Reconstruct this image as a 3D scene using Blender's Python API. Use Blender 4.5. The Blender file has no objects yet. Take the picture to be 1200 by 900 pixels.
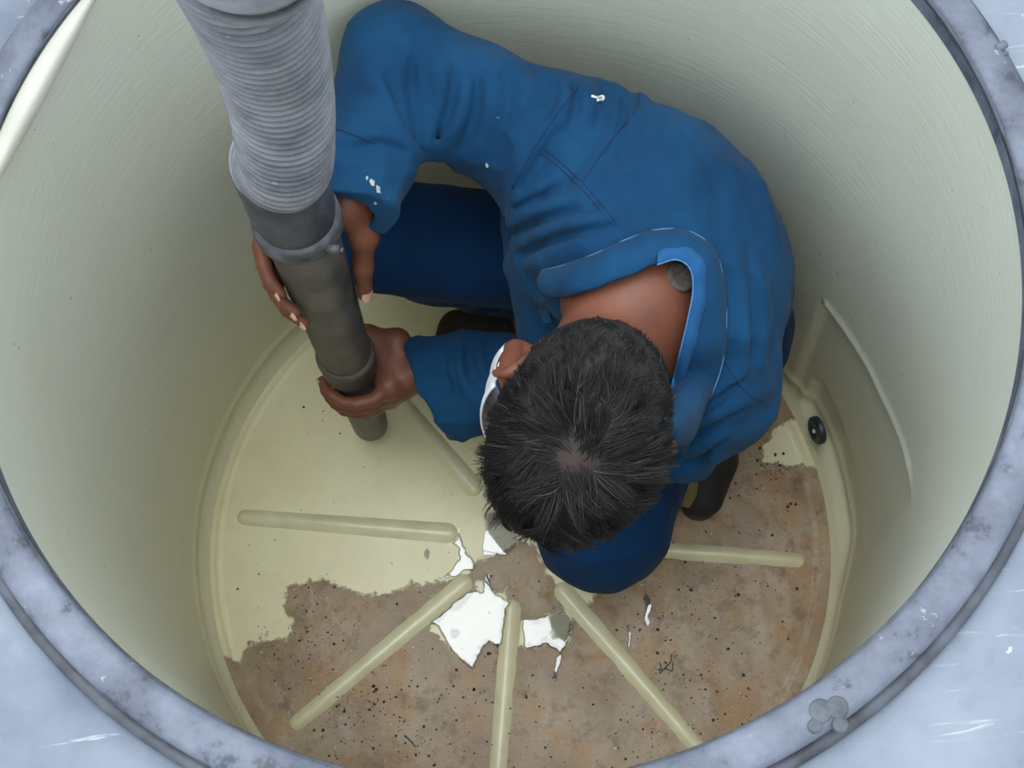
import bpy, math, random
import numpy as np
from mathutils import Matrix, Vector
from mathutils.bvhtree import BVHTree
random.seed(7); rng = np.random.default_rng(7)
SC = bpy.context.scene; COL = SC.collection

# ------------------------------------------------------------------ camera
F = 1500.0
C = np.array([0.014, -0.412, 1.982]); PITCH, ROLL = 0.325, -0.094
FW = np.array([0, math.sin(PITCH), -math.cos(PITCH)])
_u = np.array([0, math.cos(PITCH), math.sin(PITCH)]); _r = np.array([1., 0, 0])
RT = _r * math.cos(ROLL) + _u * math.sin(ROLL); UP = -_r * math.sin(ROLL) + _u * math.cos(ROLL)
def ray(x, y): return FW + RT * (x - 600) / F - UP * (y - 450) / F
def P(x, y, z):
    r = ray(x, y); return C + r * (z - C[2]) / r[2]
cam = bpy.data.cameras.new('camera'); cam.sensor_width = 36; cam.lens = F / 1200 * 36
cam.clip_start = 0.02
co = bpy.data.objects.new('camera', cam); COL.objects.link(co)
co.matrix_world = Matrix(((RT[0], UP[0], -FW[0], C[0]), (RT[1], UP[1], -FW[1], C[1]), (RT[2], UP[2], -FW[2], C[2]), (0, 0, 0, 1)))
SC.camera = co
SC.view_settings.view_transform = 'Standard'

# ------------------------------------------------------------------ helpers
def tag(o, label=None, cat=None, group=None, kind=None):
    for k, v in (('label', label), ('category', cat), ('group', group), ('kind', kind)):
        if v: o[k] = v
    return o
def empty(name, loc, label, cat, group=None):
    o = bpy.data.objects.new(name, None); COL.objects.link(o); o.location = loc
    o.empty_display_size = .05
    return tag(o, label, cat, group)
def link(name, V, Fc, mat, parent=None, smooth=True):
    me = bpy.data.meshes.new(name)
    V = np.asarray(V, float)
    if isinstance(Fc, np.ndarray):
        n, k = Fc.shape
        me.vertices.add(len(V)); me.vertices.foreach_set('co', V.astype(np.float32).ravel())
        me.loops.add(n * k); me.loops.foreach_set('vertex_index', Fc.astype(np.int32).ravel())
        me.polygons.add(n); me.polygons.foreach_set('loop_start', np.arange(0, n * k, k, dtype=np.int32))
        me.update(calc_edges=True)
    else:
        me.from_pydata([tuple(v) for v in V], [], [tuple(f) for f in Fc])
    me.validate()
    me.polygons.foreach_set('use_smooth', [smooth] * len(me.polygons)); me.update()
    me.materials.append(mat)
    o = bpy.data.objects.new(name, me); COL.objects.link(o)
    if parent is not None:
        o.parent = parent
        o.matrix_parent_inverse = Matrix.Translation(-Vector(parent.location))
    return o
def attr(o, name, vals):
    a = o.data.attributes.new(name, 'FLOAT', 'POINT'); a.data.foreach_set('value', np.asarray(vals, np.float32))
def lin(r, g, b):
    f = lambda c: (c / 255 / 12.92) if c / 255 < .04045 else ((c / 255 + .055) / 1.055) ** 2.4
    return (f(r), f(g), f(b), 1)

class NT:
    """tiny node-graph builder"""
    def __init__(s, name):
        s.m = bpy.data.materials.new(name); s.m.use_nodes = True
        s.t = s.m.node_tree; s.n = s.t.nodes; s.n.clear()
        s.out = s.n.new('ShaderNodeOutputMaterial')
    def node(s, typ, **kw):
        n = s.n.new('ShaderNode' + typ)
        for k, v in kw.items():
            if hasattr(n, k) and k not in n.inputs: setattr(n, k, v)
        for k, v in kw.items():
            key = k.replace('_', ' ')
            for kk in (k, key):
                if kk in n.inputs: s.set(n.inputs[kk], v); break
        return n
    def set(s, inp, v):
        if isinstance(v, bpy.types.NodeSocket): s.t.links.new(v, inp)
        else: inp.default_value = v
    def obj(s, scale=None):
        tc = s.n.new('ShaderNodeTexCoord'); o = tc.outputs['Object']
        if scale is not None:
            m = s.n.new('ShaderNodeMapping'); m.inputs['Scale'].default_value = scale
            s.t.links.new(o, m.inputs['Vector']); o = m.outputs[0]
        return o
    def noise(s, vec, scale, detail=4, rough=.55, dist=0):
        n = s.n.new('ShaderNodeTexNoise'); n.inputs['Scale'].default_value = scale
        n.inputs['Detail'].default_value = detail; n.inputs['Roughness'].default_value = rough
        n.inputs['Distortion'].default_value = dist
        s.t.links.new(vec, n.inputs['Vector']); return n.outputs[0]
    def ramp(s, fac, stops, interp='LINEAR'):
        n = s.n.new('ShaderNodeValToRGB'); n.color_ramp.interpolation = interp
        e = n.color_ramp.elements
        while len(e) < len(stops): e.new(.5)
        for el, (p, c) in zip(e, stops):
            el.position = p; el.color = c if isinstance(c, tuple) else (c, c, c, 1)
        s.t.links.new(fac, n.inputs[0]); return n.outputs[0]
    def mix(s, fac, a, b, mode='MIX'):
        n = s.n.new('ShaderNodeMix'); n.data_type = 'RGBA'; n.blend_type = mode
        s.set(n.inputs[0], fac); s.set(n.inputs[6], a); s.set(n.inputs[7], b); return n.outputs[2]
    def math(s, op, a, b=0., c=None):
        n = s.n.new('ShaderNodeMath'); n.operation = op; s.set(n.inputs[0], a); s.set(n.inputs[1], b)
        if c is not None: s.set(n.inputs[2], c)
        return n.outputs[0]
    def attr(s, name):
        n = s.n.new('ShaderNodeAttribute'); n.attribute_name = name; return n.outputs['Fac']
    def bump(s, h, strength=.3, dist=.002):
        n = s.n.new('ShaderNodeBump'); n.inputs['Strength'].default_value = strength
        n.inputs['Distance'].default_value = dist; s.t.links.new(h, n.inputs['Height']); return n.outputs[0]
    def bsdf(s, color, rough=.5, normal=None, metallic=0, spec=.5, sheen=0, coat=0, sss=0, ior=None):
        n = s.n.new('ShaderNodeBsdfPrincipled')
        s.set(n.inputs['Base Color'], color); s.set(n.inputs['Roughness'], rough)
        s.set(n.inputs['Metallic'], metallic); s.set(n.inputs['Specular IOR Level'], spec)
        if sheen: n.inputs['Sheen Weight'].default_value = sheen; n.inputs['Sheen Roughness'].default_value = .5
        if coat: n.inputs['Coat Weight'].default_value = coat; n.inputs['Coat Roughness'].default_value = .12
        if sss:
            n.inputs['Subsurface Weight'].default_value = sss
            n.inputs['Subsurface Radius'].default_value = (.006, .0025, .0012); n.inputs['Subsurface Scale'].default_value = 1
        if ior: n.inputs['IOR'].default_value = ior
        if normal is not None: s.t.links.new(normal, n.inputs['Normal'])
        return n.outputs[0]
    def done(s, surf):
        s.t.links.new(surf, s.out.inputs['Surface']); return s.m

# ---------------------------------------------------------------- numpy noise
_LAT = rng.random((64, 64, 64)).astype(np.float32)
def vnoise(p):
    i = np.floor(p).astype(int); f = (p - i).astype(np.float32); f = f * f * (3 - 2 * f)
    i &= 63; j = (i + 1) & 63
    x0, y0, z0 = i[..., 0], i[..., 1], i[..., 2]; x1, y1, z1 = j[..., 0], j[..., 1], j[..., 2]
    fx, fy, fz = f[..., 0], f[..., 1], f[..., 2]
    a = _LAT[x0, y0, z0] * (1 - fx) + _LAT[x1, y0, z0] * fx
    b = _LAT[x0, y1, z0] * (1 - fx) + _LAT[x1, y1, z0] * fx
    c = _LAT[x0, y0, z1] * (1 - fx) + _LAT[x1, y0, z1] * fx
    d = _LAT[x0, y1, z1] * (1 - fx) + _LAT[x1, y1, z1] * fx
    a = a * (1 - fy) + b * fy; c = c * (1 - fy) + d * fy
    return (a * (1 - fz) + c * fz) * 2 - 1
def fbm(p, oct=3):
    s = 0; a = 1.
    for o in range(oct): s = s + a * vnoise(p * 2 ** o + 17.3 * o); a *= .5
    return s

# -------------------------------------------------- signed-distance modelling
def A3(*v): return np.array(v, float)
def unit(v): v = np.asarray(v, float); return v / np.linalg.norm(v)
def cone(a, b, ra, rb=None, k=.02, flat=None, sub=False):
    """tapered capsule; flat=(axis, s): the section is s times as wide along axis"""
    a = np.asarray(a, float); b = np.asarray(b, float); rb = ra if rb is None else rb
    ab = b - a; L = max(float(ab @ ab), 1e-12)
    def f(p):
        q = p - a; t = np.clip((q @ ab) / L, 0, 1); q = q - t[..., None] * ab
        if flat is not None:
            n = unit(flat[0]); s = flat[1]; c = q @ n; q = q + (c * (1 / s - 1))[..., None] * n
        return np.sqrt((q * q).sum(-1)) - (ra + (rb - ra) * t)
    return (f, k, sub)
def ell(c, R, rad, k=.02, sub=False):
    c = np.asarray(c, float); R = np.asarray(R, float); rad = np.asarray(rad, float)   # rows of R: local axes
    def f(p):
        q = ((p - c) @ R.T); k0 = np.sqrt(((q / rad) ** 2).sum(-1)); k1 = np.sqrt(((q / rad ** 2) ** 2).sum(-1))
        return k0 * (k0 - 1) / np.maximum(k1, 1e-9)
    return (f, k, sub)
def chain(pts, rads, k=.02, flat=None, sub=False):
    return [cone(pts[i], pts[i + 1], rads[i], rads[i + 1], k, flat, sub) for i in range(len(pts) - 1)]
def half(pt, n, k=.004, sub=True):
    """removes everything on the +n side of a plane (inside a group)"""
    pt = np.asarray(pt, float); n = unit(n)
    return ((lambda p: -((p - pt) @ n)), k, sub)
def smin(a, b, k):
    h = np.maximum(k - np.abs(a - b), 0) / k; return np.minimum(a, b) - h * h * k * .25
def evalg(prims, p):
    d = None; cull = p.ndim > 1 and len(p) * p.shape[0] > 400 and p.ndim == 4
    if cull:
        c = p.reshape(-1, 3).mean(0)[None]; R = np.linalg.norm(p.reshape(-1, 3)[0] - c[0])
    for f, k, sub in prims:
        if cull and float(f(c)[0]) > R * 1.35 + k + .006 and not (sub and d is None): continue
        if sub and d is None: continue
        v = f(p)
        if d is None: d = v
        elif sub: d = -smin(-d, v, k)
        else: d = smin(d, v, k)
    return np.full(p.shape[:-1], 1.) if d is None else d
def group(prims, k=.006):   # several groups joined with a crease
    return ((lambda p: evalg(prims, p)), k, False)

def mesh_sdf(fn, lo, hi, h, N=20, margin=1.7):
    """surface nets over the blocks the surface passes through"""
    lo = np.asarray(lo, float); nb = np.ceil((np.asarray(hi) - lo) / (h * N)).astype(int)
    B = np.stack(np.meshgrid(*[np.arange(n) for n in nb], indexing='ij'), -1).reshape(-1, 3)
    cen = lo + (B + .5) * N * h
    act = B[np.abs(fn(cen)) < margin * h * N * .87 + .012]
    tot = nb * N + 2
    gid = lambda c: (c[..., 0] * tot[1] + c[..., 1]) * tot[2] + c[..., 2]
    VI, VP, Q = [], [], []
    loc = np.stack(np.meshgrid(*[np.arange(N + 2)] * 3, indexing='ij'), -1)
    E = [((0,0,0),(1,0,0)),((0,1,0),(1,1,0)),((0,0,1),(1,0,1)),((0,1,1),(1,1,1)),
         ((0,0,0),(0,1,0)),((1,0,0),(1,1,0)),((0,0,1),(0,1,1)),((1,0,1),(1,1,1)),
         ((0,0,0),(0,0,1)),((1,0,0),(1,0,1)),((0,1,0),(0,1,1)),((1,1,0),(1,1,1))]
    for b in act:
        g = loc + b * N; D = fn(lo + g * h)
        if D.min() > 0 or D.max() < 0: continue
        S = D < 0; M = N
        sl = lambda o: (slice(o[0], o[0] + M), slice(o[1], o[1] + M), slice(o[2], o[2] + M))
        acc = np.zeros((M, M, M, 3)); cnt = np.zeros((M, M, M))
        for o0, o1 in E:
            a, c = D[sl(o0)], D[sl(o1)]; cr = (a < 0) != (c < 0)
            t = np.where(cr, a / np.where(cr, a - c, 1), 0)
            pt = np.array(o0) + t[..., None] * (np.array(o1) - np.array(o0))
            acc += np.where(cr[..., None], pt, 0); cnt += cr
        on = cnt > 0; cell = loc[:M, :M, :M] + b * N
        VI.append(gid(cell[on])); VP.append(lo + (cell[on] + acc[on] / cnt[on][:, None]) * h)
        for ax in range(3):
            e = [0, 0, 0]; e[ax] = 1
            s0, s1 = S[sl((0, 0, 0))], S[sl(e)]; cr = s0 != s1
            gp = (loc[:M, :M, :M] + b * N)[cr]; ins = s0[cr]
            u, v = (ax + 1) % 3, (ax + 2) % 3
            du = np.zeros(3, int); du[u] = 1; dv = np.zeros(3, int); dv[v] = 1
            ok = (gp - du - dv).min(1) >= 0; gp = gp[ok]; ins = ins[ok]
            q = np.stack([gid(gp - du - dv), gid(gp - dv), gid(gp), gid(gp - du)], 1)
            q[~ins] = q[~ins][:, ::-1]; Q.append(q)
    VI = np.concatenate(VI); VP = np.concatenate(VP); Q = np.concatenate(Q)
    o = np.argsort(VI); VI = VI[o]; VP = VP[o]
    idx = np.clip(np.searchsorted(VI, Q), 0, len(VI) - 1)
    Q = idx[(VI[idx] == Q).all(1)]
    return VP, Q
def relax(V, Q, n=2, w=.5):
    for _ in range(n):
        s = np.zeros_like(V); c = np.zeros(len(V))
        for i in range(4):
            for j in (1, 3):
                np.add.at(s, Q[:, i], V[Q[:, (i + j) % 4]]); np.add.at(c, Q[:, i], 1)
        V = V * (1 - w) + w * s / np.maximum(c, 1)[:, None]
    return V
def largest(V, Q):
    """keep the one connected surface"""
    par = np.arange(len(V))
    for _ in range(200):
        m = par[Q].min(1); old = par.copy()
        for i in range(4): np.minimum.at(par, Q[:, i], m)
        par = par[par]
        if (old == par).all(): break
    r, c = np.unique(par, return_counts=True); keep = par == r[c.argmax()]
    mp = np.cumsum(keep) - 1
    return V[keep], mp[Q[keep[Q].all(1)]]

# ------------------------------------------------------------ sweep helpers
def spline(pts, n):
    """Catmull-Rom through points -> n samples"""
    p = np.asarray(pts, float); p = np.vstack([2 * p[0] - p[1], p, 2 * p[-1] - p[-2]])
    u = np.linspace(0, len(p) - 3 - 1e-6, n); i = u.astype(int); t = (u - i)[:, None]
    a, b, c, d = p[i], p[i + 1], p[i + 2], p[i + 3]
    return .5 * (2 * b + (c - a) * t + (2 * a - 5 * b + 4 * c - d) * t ** 2 + (3 * b - a - 3 * c + d) * t ** 3)
def sweep(path, rad, seg=24, cap=True):
    path = np.asarray(path, float); n = len(path); rad = np.broadcast_to(rad, (n,))
    T = np.gradient(path, axis=0); T /= np.maximum(np.linalg.norm(T, axis=1), 1e-9)[:, None]
    N = np.cross(T[0], [0.31, .82, .1]); N /= np.linalg.norm(N); th = np.arange(seg) / seg * 2 * np.pi
    V = []
    for i in range(n):
        N = N - T[i] * (N @ T[i]); N /= np.linalg.norm(N); Bn = np.cross(T[i], N)
        V.append(path[i] + rad[i] * (np.cos(th)[:, None] * N + np.sin(th)[:, None] * Bn))
    V = np.concatenate(V); Fc = []
    for i in range(n - 1):
        for j in range(seg):
            k = (j + 1) % seg; Fc.append((i * seg + j, i * seg + k, (i + 1) * seg + k, (i + 1) * seg + j))
    if cap: Fc.append(tuple(range(seg))[::-1]); Fc.append(tuple((n - 1) * seg + j for j in range(seg)))
    return V, Fc
def merge(parts):
    V, Fc, o = [], [], 0
    for v, f in parts:
        V.append(np.asarray(v, float)); Fc += [tuple(i + o for i in q) for q in f]; o += len(v)
    return np.concatenate(V), Fc
def lathe(prof, seg=256, off=lambda z: (0, 0), closed=False):
    V = []; th = np.arange(seg) / seg * 2 * np.pi
    for r, z in prof:
        ox, oy = off(z); V.append(np.stack([ox + r * np.cos(th), oy + r * np.sin(th), np.full(seg, z)], 1))
    n = len(prof); j = np.arange(seg); k = (j + 1) % seg; Fc = []
    for i in range(n if closed else n - 1):
        a, b = i * seg, ((i + 1) % n) * seg
        Fc.append(np.stack([a + j, a + k, b + k, b + j], 1))
    return np.concatenate(V), np.concatenate(Fc)

# ================================================================ MATERIALS
def mat_wall():
    g = NT('cream_plastic_wall'); o = g.obj()
    n1 = g.noise(o, 2.2, 4, .6); n2 = g.noise(g.obj((3, 3, 60)), 3, 5, .6); n3 = g.noise(g.obj((40, 40, 1.5)), 1.2, 3)
    sep = g.node('SeparateXYZ'); g.t.links.new(o, sep.inputs[0]); z = sep.outputs[2]
    base = g.ramp(z, [(0, lin(222, 217, 186)), (.18, lin(220, 219, 196)), (.5, lin(217, 221, 207)), (1, lin(219, 226, 216))])
    c = g.mix(g.ramp(n2, [(.4, 0.), (.7, .1)]), base, lin(200, 200, 172))
    c = g.mix(g.ramp(n1, [(.42, 0.), (.75, .35)]), c, lin(206, 205, 176))
    c = g.mix(g.ramp(n3, [(.6, 0.), (.75, .18)]), c, lin(234, 234, 220))
    sp = g.noise(o, 120, 2, .5); c = g.mix(g.ramp(sp, [(.21, .8), (.24, 0.)]), c, lin(90, 85, 70))
    h = g.math('ADD', g.noise(g.obj((1, 1, 12)), 14, 3), g.math('MULTIPLY', n2, .25))
    return g.done(g.bsdf(c, .42, g.bump(h, .12, .004), spec=.4))
def mat_floor():
    g = NT('cream_plastic_floor'); o = g.obj()
    n1 = g.noise(o, 6, 4, .6); n2 = g.noise(o, 40, 4)
    c = g.ramp(n1, [(.3, lin(228, 219, 176)), (.55, lin(236, 229, 190)), (.8, lin(240, 236, 202))])
    c = g.mix(g.ramp(n2, [(.55, 0.), (.8, .25)]), c, lin(206, 195, 150))
    return g.done(g.bsdf(c, .3, g.bump(g.noise(o, 25, 3), .15, .003), spec=.5))
def mat_rib():
    g = NT('cream_plastic_rib'); o = g.obj()
    c = g.ramp(g.noise(o, 18, 4), [(.3, lin(216, 208, 170)), (.7, lin(230, 226, 196))])
    return g.done(g.bsdf(c, .25, spec=.5))
def mat_sediment():
    g = NT('wet_brown_sediment'); o = g.obj(); sd = g.attr('sd')
    nA = g.noise(o, 28, 6, .65); nB = g.noise(o, 120, 4, .6); nC = g.noise(o, 7, 3, .6); nD = g.noise(o, 420, 2)
    e = g.math('ADD', g.math('ADD', sd, .007), g.math('MULTIPLY', g.math('SUBTRACT', nA, .5), .05))
    e = g.math('ADD', e, g.math('MULTIPLY', g.math('SUBTRACT', nB, .5), .018))
    cover = g.ramp(e, [(0., 0.), (.004, .55), (.012, .82), (.05, .93)])
    c = g.ramp(nC, [(.3, lin(146, 120, 92)), (.5, lin(172, 149, 122)), (.72, lin(190, 169, 145))])
    c = g.mix(g.ramp(nA, [(.5, 0.), (.66, .7)]), c, lin(112, 82, 50))
    c = g.mix(g.ramp(g.noise(o, 13, 5, .6, .4), [(.5, 0.), (.66, .7)]), c, lin(176, 132, 80))
    c = g.mix(g.ramp(g.noise(o, 9, 3), [(.55, 0.), (.8, .5)]), c, lin(176, 160, 146))
    c = g.mix(g.ramp(nD, [(.30, .7), (.36, 0.)]), c, lin(70, 56, 42))
    c = g.mix(g.ramp(e, [(0., .5), (.02, 0.)]), c, lin(118, 90, 58))
    thin = g.ramp(g.noise(o, 5, 4, .6), [(.55, 1.), (.78, .62)])
    al = g.math('MULTIPLY', cover, thin)
    b = g.bsdf(c, .38, g.bump(g.math('ADD', nA, g.math('MULTIPLY', nB, .5)), .25, .003), spec=.45)
    tr = g.node('BsdfTransparent').outputs[0]; mx = g.n.new('ShaderNodeMixShader')
    g.set(mx.inputs[0], al); g.t.links.new(tr, mx.inputs[1]); g.t.links.new(b, mx.inputs[2])
    return g.done(mx.outputs[0])
def mat_water():
    g = NT('clear_water'); o = g.obj()
    lw = g.n.new('ShaderNodeFresnel'); lw.inputs['IOR'].default_value = 2.05
    gl = g.n.new('ShaderNodeBsdfGlossy'); gl.inputs['Roughness'].default_value = .015
    tr = g.n.new('ShaderNodeBsdfTransparent'); tr.inputs[0].default_value = lin(214, 218, 226)
    mx = g.n.new('ShaderNodeMixShader')
    for a, b in ((lw.outputs[0], mx.inputs[0]), (tr.outputs[0], mx.inputs[1]), (gl.outputs[0], mx.inputs[2])): g.t.links.new(a, b)
    return g.done(mx.outputs[0])
def mat_rim():
    g = NT('weathered_grey_rim'); o = g.obj()
    n1 = g.noise(o, 16, 6, .65); n2 = g.noise(o, 70, 4, .6); n3 = g.noise(o, 5, 3)
    c = g.ramp(n1, [(.3, lin(72, 78, 92)), (.5, lin(98, 105, 121)), (.72, lin(122, 130, 147))])
    c = g.mix(g.ramp(n3, [(.55, 0.), (.75, .5)]), c, lin(90, 96, 108))
    c = g.mix(g.ramp(n2, [(.66, 0.), (.72, .8)]), c, lin(165, 172, 184))
    c = g.mix(g.ramp(g.noise(o, 32, 5, .7), [(.34, .75), (.42, 0.)]), c, lin(58, 64, 74))
    return g.done(g.bsdf(c, .5, g.bump(g.math('ADD', n1, g.math('MULTIPLY', n2, .4)), .3, .003), spec=.4))
def mat_darkrim():
    g = NT('dark_grey_seal'); o = g.obj()
    c = g.ramp(g.noise(o, 30, 5, .6), [(.35, lin(52, 56, 64)), (.7, lin(86, 92, 104))])
    return g.done(g.bsdf(c, .5, spec=.4))
def mat_shell():
    g = NT('scuffed_pale_grey_shell'); o = g.obj()
    n1 = g.noise(o, 9, 5, .6); n2 = g.noise(o, 60, 4, .7); st = g.noise(g.obj((5, 60, 5)), 2, 4, .6, 1)
    c = g.ramp(n1, [(.3, lin(102, 113, 130)), (.55, lin(122, 133, 149)), (.8, lin(138, 148, 162))])
    c = g.mix(g.ramp(st, [(.62, 0.), (.72, .7)]), c, lin(182, 188, 196))
    c = g.mix(g.ramp(n2, [(.68, 0.), (.74, .8)]), c, lin(196, 202, 210))
    c = g.mix(g.ramp(g.noise(o, 14, 4, .6), [(.3, .5), (.42, 0.)]), c, lin(104, 114, 132))
    return g.done(g.bsdf(c, .42, g.bump(n2, .2, .002), spec=.4))
def mat_cloth(name, c0, c1, c2, stain):
    g = NT(name); o = g.obj()
    n1 = g.noise(o, 7, 5, .6); n2 = g.noise(o, 26, 4, .6); w = g.noise(o, 900, 2, .5)
    c = g.ramp(n1, [(.3, c0), (.5, c1), (.75, c2)])
    c = g.mix(g.ramp(n2, [(.58, 0.), (.8, .35)]), c, c2)
    c = g.mix(g.ramp(g.noise(o, 11, 2), [(.66, 0.), (.74, .55)]), c, stain)
    c = g.mix(.22, c, g.mix(w, (0, 0, 0, 1), c2), 'MIX')
    c = g.mix(g.ramp(g.noise(o, 75, 3, .6), [(.76, 0.), (.80, .5)]), c, lin(150, 165, 180))
    h = g.math('ADD', g.math('MULTIPLY', w, .25), g.noise(o, 34, 4, .6, .6))
    return g.done(g.bsdf(c, .85, g.bump(h, .35, .004), spec=.15, sheen=.04))
def mat_skin(name='brown_skin', dark=1.):
    g = NT(name); o = g.obj()
    n1 = g.noise(o, 14, 4, .6); n2 = g.noise(o, 220, 3, .6)
    k = lambda r, gg, b: lin(r * dark, gg * dark, b * dark)
    c = g.ramp(n1, [(.3, k(104, 61, 47)), (.55, k(120, 74, 57)), (.8, k(135, 88, 69))])
    c = g.mix(g.ramp(n2, [(.55, 0.), (.8, .3)]), c, k(98, 56, 43))
    return g.done(g.bsdf(c, .45, g.bump(g.math('ADD', n2, n1), .15, .001), spec=.4, sss=.12))
def mat_plain(name, c0, c1, scale=30, rough=.5, bump=.2, spec=.5, speck=None, detail=5):
    g = NT(name); o = g.obj(); n = g.noise(o, scale, detail, .6)
    c = g.ramp(n, [(.3, c0), (.7, c1)])
    if speck:
        c = g.mix(g.ramp(g.noise(o, speck[1], 3, .7), [(speck[2], 0.), (speck[2] + .05, .8)]), c, speck[0])
    return g.done(g.bsdf(c, rough, g.bump(n, bump, .002), spec=spec))
def mat_hose():
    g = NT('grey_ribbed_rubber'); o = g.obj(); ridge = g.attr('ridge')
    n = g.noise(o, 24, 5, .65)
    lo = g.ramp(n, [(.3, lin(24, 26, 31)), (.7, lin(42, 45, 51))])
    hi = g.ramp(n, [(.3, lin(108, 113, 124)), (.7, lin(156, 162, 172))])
    c = g.mix(ridge, lo, hi)  # ridge highlights and groove shade painted into the colour
    c = g.mix(g.ramp(g.noise(o, 90, 3, .7), [(.70, 0.), (.75, .8)]), c, lin(170, 173, 178))
    return g.done(g.bsdf(c, .45, g.bump(n, .2, .002), spec=.45))

M = dict(wall=mat_wall(), floor=mat_floor(), rib=mat_rib(), sed=mat_sediment(), water=mat_water(), rim=mat_rim(), drim=mat_darkrim(), shell=mat_shell(),
    jacket=mat_cloth('blue_work_cloth', lin(11, 52, 86), lin(16, 64, 103), lin(26, 79, 119), lin(11, 42, 72)),
    trouser=mat_cloth('dark_blue_work_cloth', lin(8, 40, 76), lin(11, 49, 90), lin(17, 60, 103), lin(7, 30, 56)),
    lining=mat_cloth('light_blue_lining', lin(24, 74, 128), lin(32, 86, 140), lin(44, 98, 150), lin(30, 76, 124)),
    thread=mat_plain('pale_blue_thread', lin(60, 110, 160), lin(84, 132, 178), 200, .8),
    dthread=mat_plain('dark_blue_seam', lin(8, 42, 78), lin(12, 50, 88), 200, .9),
    skin=mat_skin(), nail=mat_plain('pale_nail', lin(206, 160, 140), lin(222, 180, 162), 60, .3, .05),
    hairm=None, hose=mat_hose(),
    pipe=mat_plain('scuffed_dark_grey_pipe', lin(58, 56, 54), lin(104, 99, 93), 16, .45, .25, .45, (lin(150, 148, 144), 110, .68)),
    cuff=mat_plain('grey_rubber_cuff', lin(48, 50, 57), lin(84, 87, 95), 20, .45, .2, .45, (lin(170, 172, 176), 80, .7)),
    metal=mat_plain('dull_steel_band', lin(52, 54, 60), lin(96, 99, 106), 40, .35, .2, .6),
    shoe=mat_plain('worn_dark_leather', lin(26, 26, 30), lin(48, 46, 50), 30, .6, .3, .4, (lin(90, 84, 78), 60, .7)),
    boot=mat_plain('worn_brown_boot', lin(36, 30, 30), lin(62, 52, 48), 30, .6, .35, .35, (lin(110, 98, 86), 60, .68)),
    khaki=mat_plain('khaki_insole', lin(104, 94, 66), lin(130, 118, 84), 40, .8),
    white=mat_plain('white_cloth', lin(206, 212, 222), lin(228, 232, 238), 80, .8, .1),
    leak_stud_white=mat_plain('light_leak_and_stud_white', lin(226, 228, 216), lin(240, 240, 230), 20, .25, .05),  # white of the added light-leak strip and of the plug stud
    black=mat_plain('black_rubber', lin(36, 42, 50), lin(58, 64, 72), 60, .4),
    patch=mat_plain('speckled_grey_felt', lin(72, 68, 62), lin(104, 98, 90), 300, .9, .4, .2),
    paint=mat_plain('dried_grey_paint', lin(150,158,160), lin(184,190,190), 120, .8), brow=mat_plain('black_brow_hair', lin(16, 13, 12), lin(34, 28, 26), 400, .8), spot=mat_plain('corroded_grey_spot', lin(70, 76, 84), lin(98, 104, 114), 90, .7), eye=mat_plain('eye_white', lin(220, 214, 206), lin(228, 222, 214), 10, .2, 0),
    twig=mat_plain('dark_green_twig', lin(52, 62, 58), lin(80, 88, 78), 60, .7),
    dirt=mat_plain('brown_dirt_crust', lin(128, 104, 78), lin(160, 136, 108), 90, .6),
    ground=mat_plain('grey_concrete_ground', lin(120, 118, 112), lin(150, 148, 142), 6, .9))

# ================================================================ TANK
H = .985; OX, OY = .008, .062
off = lambda z: (OX * z / .991, OY * z / .991)
Rw = lambda z: .5 - .046 * z / .991
tank = empty('water_tank', (0, 0, 0), 'round cream plastic tank with grey rim, seen from above, man crouching inside', 'tank')
def build_wall():
    seg, nz = 900, 260; th = np.arange(seg) / seg * 2 * np.pi
    zs = np.linspace(.0, H, nz); TH, Z = np.meshgrid(th, zs)
    R = .5 - .046 * Z / .991
    # moulded bead and cove at the foot of the wall
    R = R - .016 * np.clip(1 - Z / .03, 0, 1) ** 2.2
    R = R - .004 * np.exp(-((Z - .05) / .010) ** 2)
    ss = lambda a, b, x: (lambda t: t * t * (3 - 2 * t))(np.clip((x - a) / (b - a), 0, 1))
    deg = (np.degrees(TH) + 180) % 360 - 180
    # flat pad with a drain boss pressed into the right-hand wall: a step inwards with a soft edge
    top = .34 + .0 * deg + np.interp(deg, [-20, -16, 4, 14, 22.4, 30], [.55, .53, .41, .375, .355, .34])-.34
    m = ss(0, .020, top - Z) * ss(24.4, 21.8, deg) * ss(-19, -12, deg)
    R = R + .007 * m * ss(.01, .06, Z)
    ridge = np.exp(-((top - Z) / .009) ** 2) * ss(23.6, 22.4, deg) * ss(-19, -10, deg)
    R = R - .0035 * ridge
    # shallower inner pad around the drain
    t2 = np.interp(deg, [-6, 0, 8, 17, 20], [.165, .168, .158, .16, .12])
    m2 = ss(0, .016, t2 - Z) * ss(20.5, 18.5, deg) * ss(-14, -4, deg) * ss(.012, .03, Z)
    R = R + .012 * m2
    R = R + .0012 * vnoise(np.stack([np.cos(TH) * 6, np.sin(TH) * 6, Z * 6], -1))
    ox = OX * Z / .991; oy = OY * Z / .991
    V = np.stack([ox + R * np.cos(TH), oy + R * np.sin(TH), Z], -1).reshape(-1, 3)
    i, j = np.meshgrid(np.arange(nz - 1), np.arange(seg), indexing='ij'); k = (j + 1) % seg
    Q = np.stack([i * seg + j, (i + 1) * seg + j, (i + 1) * seg + k, i * seg + k], -1).reshape(-1, 4)
    return link('tank_wall', V, Q, M['wall'], tank)
build_wall()
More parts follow.
